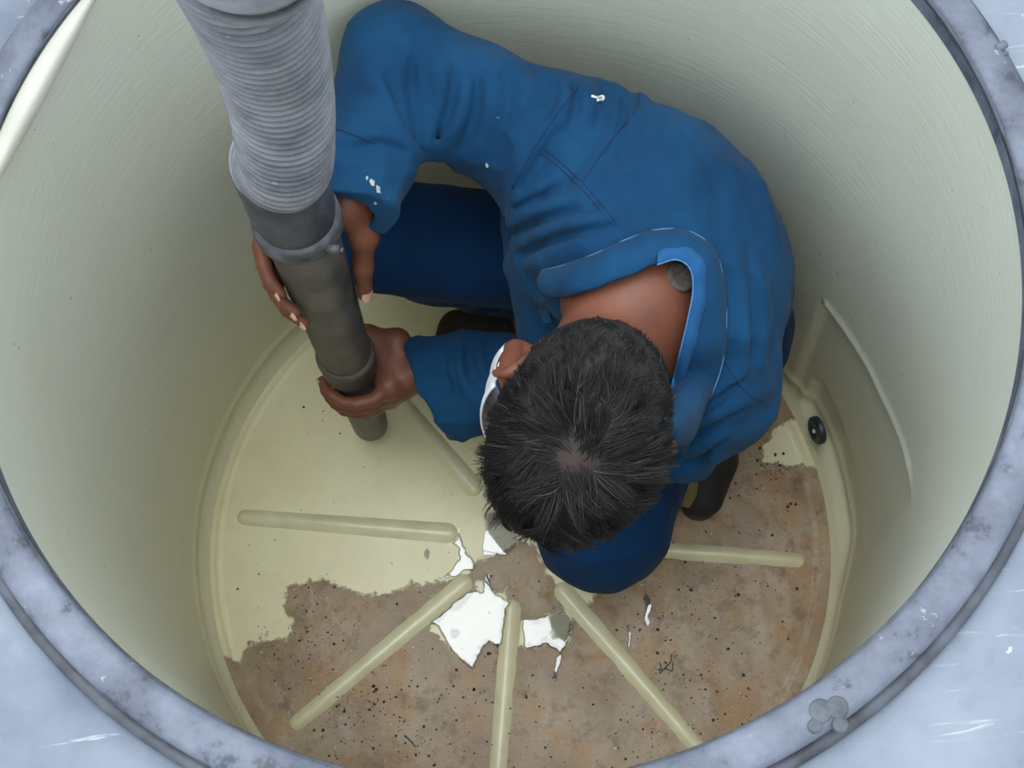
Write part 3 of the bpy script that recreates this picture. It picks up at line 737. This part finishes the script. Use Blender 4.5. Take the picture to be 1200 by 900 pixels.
def trace(fn, x, y, t0=.9, t1=2.3):
    r = ray(x, y); r = r / np.linalg.norm(r); t = t0
    for _ in range(200):
        p = C + r * t; d = float(fn(p[None])[0])
        if d < .0004: return p
        t += max(d * .6, .0004)
        if t > t1: return None
    return None
noiseJ = lambda p: .005 * vnoise(p * 13) + .002 * vnoise(p * 34 + 5) - .006 * (1 - np.abs(vnoise(p * 11 + 31))) ** 4 - .003 * (1 - np.abs(vnoise(p * 23 + 7))) ** 4
jacn = lambda p: jac0(p) + noiseJ(p)
FOLDS = []   # (pixels along the crest, radius)
def polyline(pts, rr, k, sub):
    """one crease: a tapering tube along many points, skipped quickly when far away"""
    pts = np.array(pts); c0 = pts.mean(0); R0 = np.linalg.norm(pts - c0, axis=1).max() + max(rr)
    segs = [(pts[i], pts[i + 1] - pts[i], max(float((pts[i + 1] - pts[i]) @ (pts[i + 1] - pts[i])), 1e-12), rr[i], rr[i + 1]) for i in range(len(pts) - 1)]
    def f(p):
        if p.size == 3:
            dc = float(np.linalg.norm(p.reshape(3) - c0)) - R0
            if dc > .05: return np.full(p.shape[:-1], dc)
        d = None
        for a_, ab, L, r0, r1 in segs:
            q = p - a_; t = np.clip((q @ ab) / L, 0, 1); q = q - t[..., None] * ab
            v = np.sqrt((q * q).sum(-1)) - (r0 + (r1 - r0) * t); d = v if d is None else np.minimum(d, v)
        return d
    return (f, k, sub)
def fold_prims():
    out = []
    for px, r, sub in FOLDS:
        xy = spline([(x, y, 0) for x, y in px], 13)[:, :2]
        pts = [trace(jacn, x, y) for x, y in xy]; pts = [p for p in pts if p is not None]
        if len(pts) < 4: continue
        n = len(pts); tp = [math.sin(math.pi * (i + .7) / (n + .4)) ** .7 for i in range(n)]
        out.append(polyline([p - A3(0, 0, -.0016 if sub else r * (1.25 - .85 * t)) for p, t in zip(pts, tp)], [r * (t * .85 if sub else .6 + .4 * t) for t in tp], .010 if sub else .014, sub))
    return out
FOLDS += [([(470, 36), (487, 80), (492, 120), (495, 165), (497, 192)], .010, False), ([(498, 40), (515, 85), (516, 130), (505, 170), (500, 195)], .012, False), ([(528, 48), (545, 90), (540, 130), (520, 165), (506, 195)], .010, False),
          
          ([(560, 62), (575, 100), (572, 140), (556, 180)], .010, False), ([(600, 75), (618, 100), (612, 130)], .008, False),
          ([(425, 60), (440, 95), (462, 130), (486, 165)], .009, False), ([(400, 165), (430, 158), (460, 160), (486, 180)], .009, False), ([(396, 190), (425, 196), (450, 205)], .006, False),
          ([(600, 217), (622, 180), (648, 140), (676, 102)], .008, False), ([(640, 88), (655, 105), (660, 130), (650, 150)], .011, False), ([(682, 98), (690, 120), (684, 145)], .009, False), ([(720, 100), (728, 125), (718, 150)], .008, False),
          ([(686, 212), (715, 168), (742, 134), (752, 108)], .006, False),
          ([(600, 255), (640, 243), (690, 226)], .010, False), ([(606, 285), (650, 268), (700, 256), (745, 252)], .011, False), ([(615, 310), (660, 292), (715, 276)], .010, False), ([(600, 236), (630, 222), (660, 205)], .008, False),
          ([(858, 300), (870, 360), (866, 430), (848, 480)], .009, False), ([(880, 300), (893, 360), (890, 420)], .008, False),
          ([(795, 505), (830, 486), (862, 470), (896, 452)], .012, False), ([(792, 532), (825, 518), (852, 502)], .011, False), ([(790, 555), (815, 548), (840, 530)], .009, False), ([(812, 470), (840, 455), (870, 430)], .009, False),
          ([(542, 402), (536, 425), (545, 450), (565, 468)], .009, False), ([(560, 400), (566, 425), (578, 445)], .008, False), ([(520, 408), (524, 440), (530, 470)], .007, False)]
FOLDS += [([(483, 70), (484, 110), (490, 150), (494, 190)], .0065, True), ([(533, 85), (528, 125), (512, 165), (502, 195)], .0055, True),
          ([(455, 90), (468, 125), (488, 168)], .0050, True), ([(410, 177), (440, 170), (475, 178)], .0045, True), ([(560, 95), (557, 135), (540, 175)], .0045, True), ([(590, 85), (598, 110), (590, 140)], .0045, True),
          ([(648, 95), (650, 112), (640, 135)], .0055, True), ([(672, 105), (674, 125), (668, 150)], .0045, True), ([(706, 102), (706, 125), (700, 148)], .0045, True), ([(612, 222), (632, 190), (655, 155)], .0042, True),
          ([(602, 270), (645, 256), (700, 243)], .0058, True), ([(612, 298), (655, 280), (720, 267)], .0058, True), ([(604, 243), (635, 232), (665, 216)], .0045, True), ([(730, 120), (728, 150), (712, 185)], .0045, True),
          ([(878, 290), (883, 350), (880, 420)], .0045, True), ([(845, 300), (856, 360), (853, 430)], .0042, True), ([(795, 518), (828, 502), (872, 478)], .0055, True), ([(793, 545), (822, 532), (848, 515)], .0055, True), ([(805, 490), (840, 470), (870, 445)], .0045, True),
          ([(552, 402), (550, 425), (558, 450)], .0050, True), ([(530, 404), (529, 430), (536, 460)], .0045, True), ([(760, 130), (790, 170), (800, 210)], .004, True), ([(800, 150), (830, 195), (845, 240)], .004, True), ([(575, 398), (572, 420), (578, 440)], .0045, True)]
fprims = fold_prims()
base_nohole = [((lambda q: jac0(q) + noiseJ(q)), .01, False)] + fprims
jac_fn = lambda p: evalg(base_nohole + jhole, p)
V, Q = mesh_sdf(body_fn, (-.32, -.16, .0), (.45, .52, .86), .0032)
V, Q = largest(V, Q); V = relax(V, Q, 1, .4)
person = link('person', V, Q, M['skin'])
tag(person, 'man in blue work clothes crouching in the tank, head bowed, both hands gripping the hose', 'person')
V, Q = mesh_sdf(jac_fn, (-.32, -.16, .1), (.46, .56, .86), .0036)
V, Q = largest(V, Q); V = relax(V, Q, 1, .45)
jacket = link('jacket', V, Q, M['jacket'], person)
def build_trousers():
    g = [cone(PEL + A3(.015, .01, -.03), HIPR + A3(.05, .02, -.04), .11, .10, .04), cone(PEL, HIPL, .10, .09, .04), cone(PEL, PEL + A3(0, .01, .12), .105, .105, .04),
         cone(A3(.375, .235, .22), A3(.36, .20, .27), .055, .05, .04)]
    lr = [cone(HIPR + A3(0, .018, 0), KNR + A3(0, .008, 0), .080, .078, .03), cone(KNR, ANR + A3(0, .03, .03), .072, .042, .015), half(ANR + A3(0, 0, .0), (0, 0, -1))]
    ll = [cone(HIPL, KNL, .092, .084, .03), cone(KNL, ANL + A3(-.02, -.01, .035), .070, .048, .015), half(ANL + A3(0, 0, .0), (0, 0, -1))]
    pr = g + [group(lr, .03), group(ll, .03)]
    nz = lambda p: .004 * vnoise(p * A3(12, 20, 20)) + .002 * vnoise(p * 40) - .006 * (1 - np.abs(vnoise(p * A3(7, 13, 13) + 31))) ** 4
    return lambda p: evalg(pr, p) + nz(p)
V, Q = mesh_sdf(build_trousers(), (-.30, -.20, .03), (.48, .52, .60), .0048)
V, Q = largest(V, Q); V = relax(V, Q, 2, .5)
trousers = link('trousers', V, Q, M['trouser'], person)
# shoes
def shoe(heel, toe, mat, name='shoe', w=.042):
    d = unit((toe - heel) * A3(1, 1, 0)); s = np.cross([0, 0, 1], d); L = np.linalg.norm((toe - heel)[:2]); h0 = heel * A3(1, 1, 0)
    up = [cone(h0 + d * .02 + A3(0, 0, .045), h0 + d * (L * .55) + A3(0, 0, .040), .035, .038, .02, (s, w / .038)), cone(h0 + d * (L * .55) + A3(0, 0, .038), h0 + d * (L - .032) + A3(0, 0, .026), .038, .028, .02, (s, w / .033)),
          cone(h0 + d * .03 + A3(0, 0, .05), h0 + d * .05 + A3(0, 0, .105), .034, .036, .02), half(A3(0, 0, .006), (0, 0, -1))]
    fn = lambda p: evalg(up, p)
    lo = np.minimum(h0, toe) - .09; hi = np.maximum(h0, toe) + .09; lo[2] = -.01; hi[2] = .18
    V, Q = mesh_sdf(fn, lo, hi, .004); V = relax(V, Q, 2)
    o = link(name, V, Q, mat, person)
    # sole
    n = 60; t = np.arange(n) / n * 2 * np.pi; ring = []
    for a in t:
        x = math.cos(a); y = math.sin(a); wx = (w + .004) * (1 - .10 * math.sin(x * 2.2 - .4) ** 2 + .06 * x)
        ring.append(h0 + d * (L / 2 - .006 + (L / 2 + .004) * np.sign(x) * abs(x) ** .8) + s * wx * np.sign(y) * abs(y) ** .85)
    ring = np.array(ring); V = np.concatenate([ring + A3(0, 0, .002), ring + A3(0, 0, .018), ring.mean(0) + (ring - ring.mean(0)) * .96 + A3(0, 0, .022)])
    Fc = [tuple(range(n))[::-1]] + [(k * n + j, k * n + (j + 1) % n, (k + 1) * n + (j + 1) % n, (k + 1) * n + j) for k in (0, 1) for j in range(n)] + [tuple(2 * n + j for j in range(n))]
    link('sole', V, Fc, M['black'], o)
    return o
shL = shoe(P(838, 500, .0) + A3(0, .05, 0), P(816, 612, .0), M['shoe']); shL['label'] = 'black shoe under the left hip'
V, Fc = sweep(spline([P(798, 530, .075), P(805, 552, .07), P(806, 575, .055), P(800, 592, .045)], 16), .012 + .004 * np.sin(np.linspace(0, 3.14, 16)), 12); link('shoe_tongue', V, Fc, M['khaki'], shL)
shR = shoe(P(650, 410, 0) + A3(.06, 0, 0), P(510, 398, .0), M['boot'], 'shoe', .050); shR['label'] = 'scuffed brown shoe under the right thigh'

# collar: a folded band between an inner and an outer line
def ribbon(name, inner, outer, mat, thick=.0035, n=90, curl=.006, closed=False, parent=jacket):
    I = spline(inner, n); O = spline(outer, n); V, Fc = [], []; m = 7
    for i in range(n):
        ax = unit(O[i] - I[i]); tg = unit((I[min(i + 1, n - 1)] + O[min(i + 1, n - 1)]) - (I[max(i - 1, 0)] + O[max(i - 1, 0)])); nn = unit(np.cross(ax, tg))
        if nn[2] < 0: nn = -nn
        for q in range(m):
            t = q / (m - 1); b = I[i] * (1 - t) + O[i] * t + nn * (curl * math.sin(math.pi * t) + .001 * math.sin(i * .7))
            V += [b + nn * thick / 2, b - nn * thick / 2]
    for i in range(n - 1):
        for q in range(m - 1):
            a = (i * m + q) * 2; b = a + 2; c = a + m * 2; d = c + 2
            Fc += [(a, b, d, c), (a + 1, c + 1, d + 1, b + 1)]
        a = i * m * 2; c = a + m * 2; Fc.append((a, c, c + 1, a + 1)); a += (m - 1) * 2; c += (m - 1) * 2; Fc.append((a, a + 1, c + 1, c))
    for i in (0, n - 1):
        for q in range(m - 1): a = (i * m + q) * 2; Fc.append((a, a + 1, a + 3, a + 2))
    return link(name, V, Fc, mat, parent)
def seam(px, r=.0008, mat='dthread', name='seam', lift=.0002, fn=None):
    pts = [trace(fn or jac_fn, x, y) for x, y in spline([(x, y, 0) for x, y in px], 24)[:, :2]]; pts = [p for p in pts if p is not None]
    if len(pts) < 4: return
    pts = np.array(pts) ; pts[:, 2] += lift
    for _ in range(2): pts[1:-1] = (pts[:-2] + pts[1:-1] * 2 + pts[2:]) / 4
    V, Fc = sweep(pts, r, 6); return link(name, V, Fc, M[mat], jacket)
both = lambda p: np.minimum(evalg(base_nohole, p), body_fn(p))
def on(px, lift):
    pts = []
    for (x, y), l in zip(px, lift):
        p = trace(both, x, y)
        if p is None: p = P(x, y, .64)
        pts.append(p + unit(C - p) * l)
    return pts
inn = [(642, 350), (668, 346), (700, 336), (740, 321), (772, 308), (800, 306), (815, 322), (813, 362), (803, 405), (793, 448), (783, 500), (778, 545)]
out = [(634, 318), (662, 311), (700, 297), (735, 281), (770, 270), (808, 272), (838, 296), (850, 345), (850, 400), (842, 442), (822, 487), (800, 535)]
iP = on(inn, np.interp(np.arange(12), [0, 3, 6, 9, 11], [.016, .020, .020, .020, .018])); oP = on(out, [.010, .009, .008, .008, .007, .007, .007, .007, .007, .007, .007, .007])
collar = ribbon('collar', iP, oP, M['jacket'], .004, 90, .008)
inn2 = [(770, 311), (792, 305), (808, 315), (812, 340), (806, 374), (797, 412), (787, 454), (779, 492)]
out2 = [(770, 296), (796, 288), (822, 302), (827, 340), (820, 380), (809, 420), (797, 460), (786, 502)]
iP2 = on(inn2, [.026] * 8); oP2 = on(out2, [.022] * 8)
lining = ribbon('collar_lining', iP2, oP2, M['lining'], .003, 60, .003)
V, Fc = sweep(spline(np.array(iP2) + A3(0, 0, .0015), 60), .0009, 6); link('collar_thread', V, Fc, M['thread'], collar)
V, Fc = sweep(spline(np.array(oP) + A3(0, 0, .002), 80), .0008, 6); link('collar_thread', V, Fc, M['thread'], collar)
# collar tip and front flap hanging open at the chest
flap = ribbon('front_flap', [P(*p) for p in [(596, 232, .56), (600, 262, .55), (606, 292, .55), (622, 318, .57), (640, 340, .60), (646, 378, .60)]],
    [P(*p) for p in [(586, 226, .53), (588, 262, .51), (592, 300, .50), (604, 322, .51), (622, 340, .53), (640, 376, .55)]], M['jacket'], .003, 50, .004)
for px in ([(679, 99), (655, 130), (625, 175), (600, 221)], [(749, 106), (744, 130), (715, 165), (684, 212)], [(634, 178), (660, 200), (690, 230), (716, 262)], [(638, 174), (664, 196), (694, 226), (720, 258)], [(392, 150), (415, 158), (440, 168)],
           [(850, 425), (875, 460), (895, 470)]): seam(px)
# stitched white mark on the shoulder and paint splashes on the sleeve
seam([(693, 113), (700, 115), (706, 113), (707, 117), (700, 118)], .0016, 'white', 'white_mark', .001)
for (x, y, r) in ((436, 214, .006), (443, 222, .007), (430, 209, .003), (571, 194, .004), (440, 238, .004)):
    c = trace(jac_fn, x, y)
    if c is not None:
        e = .002; gr = unit([float(jac_fn((c + d_)[None])[0] - jac_fn((c - d_)[None])[0]) for d_ in np.eye(3) * e])
        nn = 16; ta = np.arange(nn) / nn * 2 * np.pi; a = unit(np.cross(gr, [.2, 1, .3])); b = np.cross(gr, a)
        rr = r * (.55 + .45 * rng.random(nn)); V = np.concatenate([c + gr * .0004 + (rr * np.cos(ta))[:, None] * a * .6 + (rr * np.sin(ta))[:, None] * b, [c + gr * .0012]])
        link('paint_splash', V, [(j, (j + 1) % nn, nn) for j in range(nn)], M['paint'], jacket)
# round grey pad on the nape
pc = trace(body_fn, 797, 325)
if pc is None: pc = P(797, 325, .69)
e = .003; gr = unit([float(body_fn((pc + d_)[None])[0] - body_fn((pc - d_)[None])[0]) for d_ in np.eye(3) * e])
V, Fc = disc(pc - gr * .001, unit(gr + A3(0, 0, .4)), .0165, .004, 40); o = link('round_pad', V, Fc, M['patch'], person); o['label'] = 'round speckled grey pad under the collar'

# fingernails
def nail(tip, prev, axis_pt, r, l=.0075, lean=(0, 0, 0)):
    d = unit(tip - prev); n = unit(unit(tip - axis_pt) + np.array(lean)); n = unit(n - d * (n @ d)); s = np.cross(d, n); V, Fc = [], []; a, b = 9, 7
    for i in range(a):
        for j in range(b):
            u = -1 + 2 * i / (a - 1); v = -1 + 2 * j / (b - 1); w = math.sqrt(max(0, 1 - .55 * max(u, 0) ** 2 - .3 * min(u, 0) ** 2))
            ang = v * .95 * w; V.append(tip - d * .001 + d * u * l + (r * 1.03) * (n * math.cos(ang) * (1 - .10 * max(u, 0) ** 2) + s * math.sin(ang)))
    for i in range(a - 1):
        for j in range(b - 1): Fc.append((i * b + j, i * b + j + 1, (i + 1) * b + j + 1, (i + 1) * b + j))
    return link('fingernail', V, Fc, M['nail'], person)
for FG in (FING_R, FING_L):
    for f, r in zip(FG, FRAD): nail(cyl(*f[3]), cyl(*f[2]), axz(f[3][0]), r[3])
for T in (TH_R, TH_L): nail(cyl(*T[3]), cyl(*T[2]), axz(T[3][0]), .0098, .0085, (0, -.9, .9) if T is TH_R else (0, 0, 0))

# eyes and brows
for s in (1, -1):
    V, Fc = [], []; c = hp(s * .031, .0768, -.0115); r = .0109 * HS
    for i in range(17):
        for j in range(24):
            a, b = math.pi * i / 16, 2 * math.pi * j / 24; V.append(c + r * (HF * math.cos(a) * (1.0 if i > 0 else 1.02) + math.sin(a) * (HR * math.cos(b) + HA * math.sin(b))))
    for i in range(16):
        for j in range(24): Fc.append((i * 24 + j, (i + 1) * 24 + j, (i + 1) * 24 + (j + 1) % 24, i * 24 + (j + 1) % 24))
    eye = link('eye', V, Fc, M['eye'], person)
    V, Fc = disc(c + HF * (r - .0012) - HA * .001, HF, .0055, .0018, 24); link('iris', V, Fc, M['black'], eye)
    V, Fc = sweep(spline([hp(s * x, y, a) for x, y, a in ((.014, .094, .010), (.026, .095, .016), (.040, .088, .015), (.050, .076, .008))], 14), .0034 * np.sin(np.linspace(.5, 2.9, 14)), 8)
    link('eyebrow', V, Fc, M['brow'], person)
# face mask
def build_mask():
    V, Fc = [], []; nu, nv = 40, 18
    for i in range(nu):
        u = -1 + 2 * i / (nu - 1)
        for j in range(nv):
            v = j / (nv - 1); a0 = -.028 * (1 - .55 * abs(u) ** 1.5) ; a1 = -.102 + .030 * abs(u) ** 1.5
            ang = u * math.radians(101); rr = .004 * math.sin(v * math.pi * 5)
            nose = .020 * math.exp(-(u / .16) ** 2) * math.exp(-((v - .15) / .3) ** 2)
            V.append(hp((.0855 + rr * .3) * math.sin(ang) , .012 + (.092 + rr * .3) * math.cos(ang) + nose, a0 + (a1 - a0) * v))
    for i in range(nu - 1):
        for j in range(nv - 1): Fc.append((i * nv + j, i * nv + j + 1, (i + 1) * nv + j + 1, (i + 1) * nv + j))
    o = link('face_mask', V, Fc, M['white'], person); o['label'] = 'white cloth face mask, its edge showing before the ear'
    md = o.modifiers.new('t', 'SOLIDIFY'); md.thickness = .002
    return o
mask = build_mask()
# hair
def build_hair():
    g = NT('black_hair'); t = g.attr('tone'); nn = g.noise(g.obj(), 60, 3)
    c = g.ramp(t, [(0, lin(10, 9, 11)), (.8, lin(24, 21, 24)), (1, lin(74, 68, 72))])  # palest tone paints a sheen onto a few strands
    hm = g.done(g.bsdf(c, .42, spec=.5))
    gs = NT('dark_scalp'); sm = gs.done(gs.bsdf(gs.mix(gs.attr('whorl'), gs.ramp(gs.noise(gs.obj(), 300, 3), [(.3, lin(16, 13, 13)), (.7, lin(34, 27, 26))]), lin(56, 41, 35)), .7))  # dark scalp colour, browner at the whorl
    rad = A3(.0765, .1035, .1010) * HS; HO = HC + HF * (-.008 * HS)
    def surf(d):       # unit dirs in head axes -> skull point and normal
        p = d * rad * (1 / np.sqrt(((d) ** 2).sum(-1)))[:, None]; q = p.copy()
        nl = p / rad ** 2; nl /= np.linalg.norm(nl, axis=1)[:, None]; return p, nl
    def line(f):        # hairline height (crown axis) for a given front-back position
        return HS * np.interp(f / HS, [-.1, -.06, -.03, -.005, .02, .05, .075, .1], [-.092, -.090, -.062, -.010, -.018, .012, .044, .05])
    # cap
    n1, n2 = 120, 60; V, Fc = [], []
    th = np.arange(n1) / n1 * 2 * np.pi
    for i in range(n2):
        ph = math.pi * i / (n2 - 1) * .95
        d = np.stack([np.sin(ph) * np.cos(th), np.sin(ph) * np.sin(th), np.full(n1, math.cos(ph))], 1); p, nl = surf(d); V.append(p + nl * .002)
    V = np.concatenate(V); ok = V[:, 2] > line(V[:, 1]) + .003
    for i in range(n2 - 1):
        for j in range(n1):
            q = (i * n1 + j, i * n1 + (j + 1) % n1, (i + 1) * n1 + (j + 1) % n1, (i + 1) * n1 + j)
            if ok[list(q)].all(): Fc.append(q)
    used = np.unique(np.array(Fc)); mp = np.full(len(V), -1); mp[used] = np.arange(len(used))
    cap = link('hair', HO + V[used] @ HB, mp[np.array(Fc)], sm, person)
    wq = surf(unit([.022, -.046, .09])[None])[0][0]; attr(cap, 'whorl', np.exp(-(np.linalg.norm((V[used] - wq) * [.7, 1, 1], axis=1) / .014) ** 2))
    # strands
    N = 15000; d = rng.normal(size=(N * 2, 3)); d /= np.linalg.norm(d, axis=1)[:, None]; p, nl = surf(d)
    keep = (p[:, 2] > line(p[:, 1]) + rng.normal(0, .002, len(p))) & (np.linalg.norm((p - surf(unit([.022, -.046, .09])[None])[0]) * [.6, 1, 1], axis=1) > .009 * rng.random(len(p)) ** .4); p, nl = p[keep][:N], nl[keep][:N]; N = len(p)
    wh = unit([.022, -.046, .09]); wp, _ = surf(wh[None]); wp = wp[0]
    v = p - wp; dist = np.linalg.norm(v, axis=1); tg = v - nl * (v * nl).sum(1)[:, None]; tg /= np.maximum(np.linalg.norm(tg, axis=1), 1e-6)[:, None]
    sw = np.cross(nl, tg); tg = tg + .55 * sw * np.exp(-dist / .05)[:, None]
    # clumps steer neighbouring strands together
    cl = np.stack([vnoise(p * 85 + 3.1), vnoise(p * 85 + 9.7), vnoise(p * 85 + 21.)], 1) * 1.05
    tg = tg + cl + rng.normal(0, .16, tg.shape); tg = tg - nl * (tg * nl).sum(1)[:, None]; tg /= np.linalg.norm(tg, axis=1)[:, None]
    topness = np.clip((p[:, 2] - .0) / .07, 0, 1); front = np.clip((p[:, 1] + .02) / .08, 0, 1)
    Ls = .012 + .022 * topness + .018 * front * topness; Ls *= .75 + .5 * rng.random(N)
    Ls = np.where(dist < .020, Ls * .55, Ls)
    lift = .34 + .25 * topness - .12 * front + .25 * vnoise(p * 60 + 40) * 1.4 + rng.normal(0, .08, N)
    K = 6; t = np.linspace(0, 1, K); cur = p[:, None, :] + tg[:, None, :] * (Ls[:, None] * t)[..., None] * .92 + nl[:, None, :] * (Ls[:, None] * (lift[:, None] * t - .34 * t ** 2 * (.6 + front[:, None])))[..., None]
    # neighbouring strands lean together into tufts
    gi = rng.choice(N, 620, replace=False); own = np.concatenate([((p[i:i + 1500, None] - p[gi][None]) ** 2).sum(-1).argmin(1) for i in range(0, N, 1500)])
    cur = cur + (cur[gi][own][:, -1] - cur[:, -1])[:, None, :] * (t ** 1.5)[None, :, None] * (.25 + .45 * topness)[:, None, None]
    # keep outside the skull
    rr = np.sqrt(((cur / (rad + .0015)) ** 2).sum(-1)); cur = cur / np.minimum(rr, 1)[..., None]
    # thinner on the whorl so the scalp shows
    T = np.gradient(cur, axis=1); T /= np.maximum(np.linalg.norm(T, axis=2), 1e-9)[..., None]
    A = np.cross(T, nl[:, None, :]); A /= np.maximum(np.linalg.norm(A, axis=2), 1e-9)[..., None]; Bv = np.cross(T, A)
    w = (.00052 * (1 - .85 * t ** 1.5))[None, :, None] * (.8 + .5 * rng.random(N))[:, None, None]
    ang = [0, 2.094, 4.189]; R_ = np.stack([cur + w * (math.cos(a) * A + math.sin(a) * Bv) for a in ang], 2)    # N,K,3,3
    V = R_.reshape(-1, 3); b = (np.arange(N) * K * 3)[:, None, None] + (np.arange(K - 1) * 3)[None, :, None]
    Fq = np.stack([np.stack([b + j, b + (j + 1) % 3, b + 3 + (j + 1) % 3, b + 3 + j], -1) for j in range(3)], 2).reshape(-1, 4)
    ho = link('hair_strands', HO + V @ HB, Fq, hm, cap)
    tone = np.where(rng.random(N) < .06, 1., rng.random(N) * .8); attr(ho, 'tone', np.repeat(tone, K * 3)); ho['kind'] = 'stuff'
build_hair()
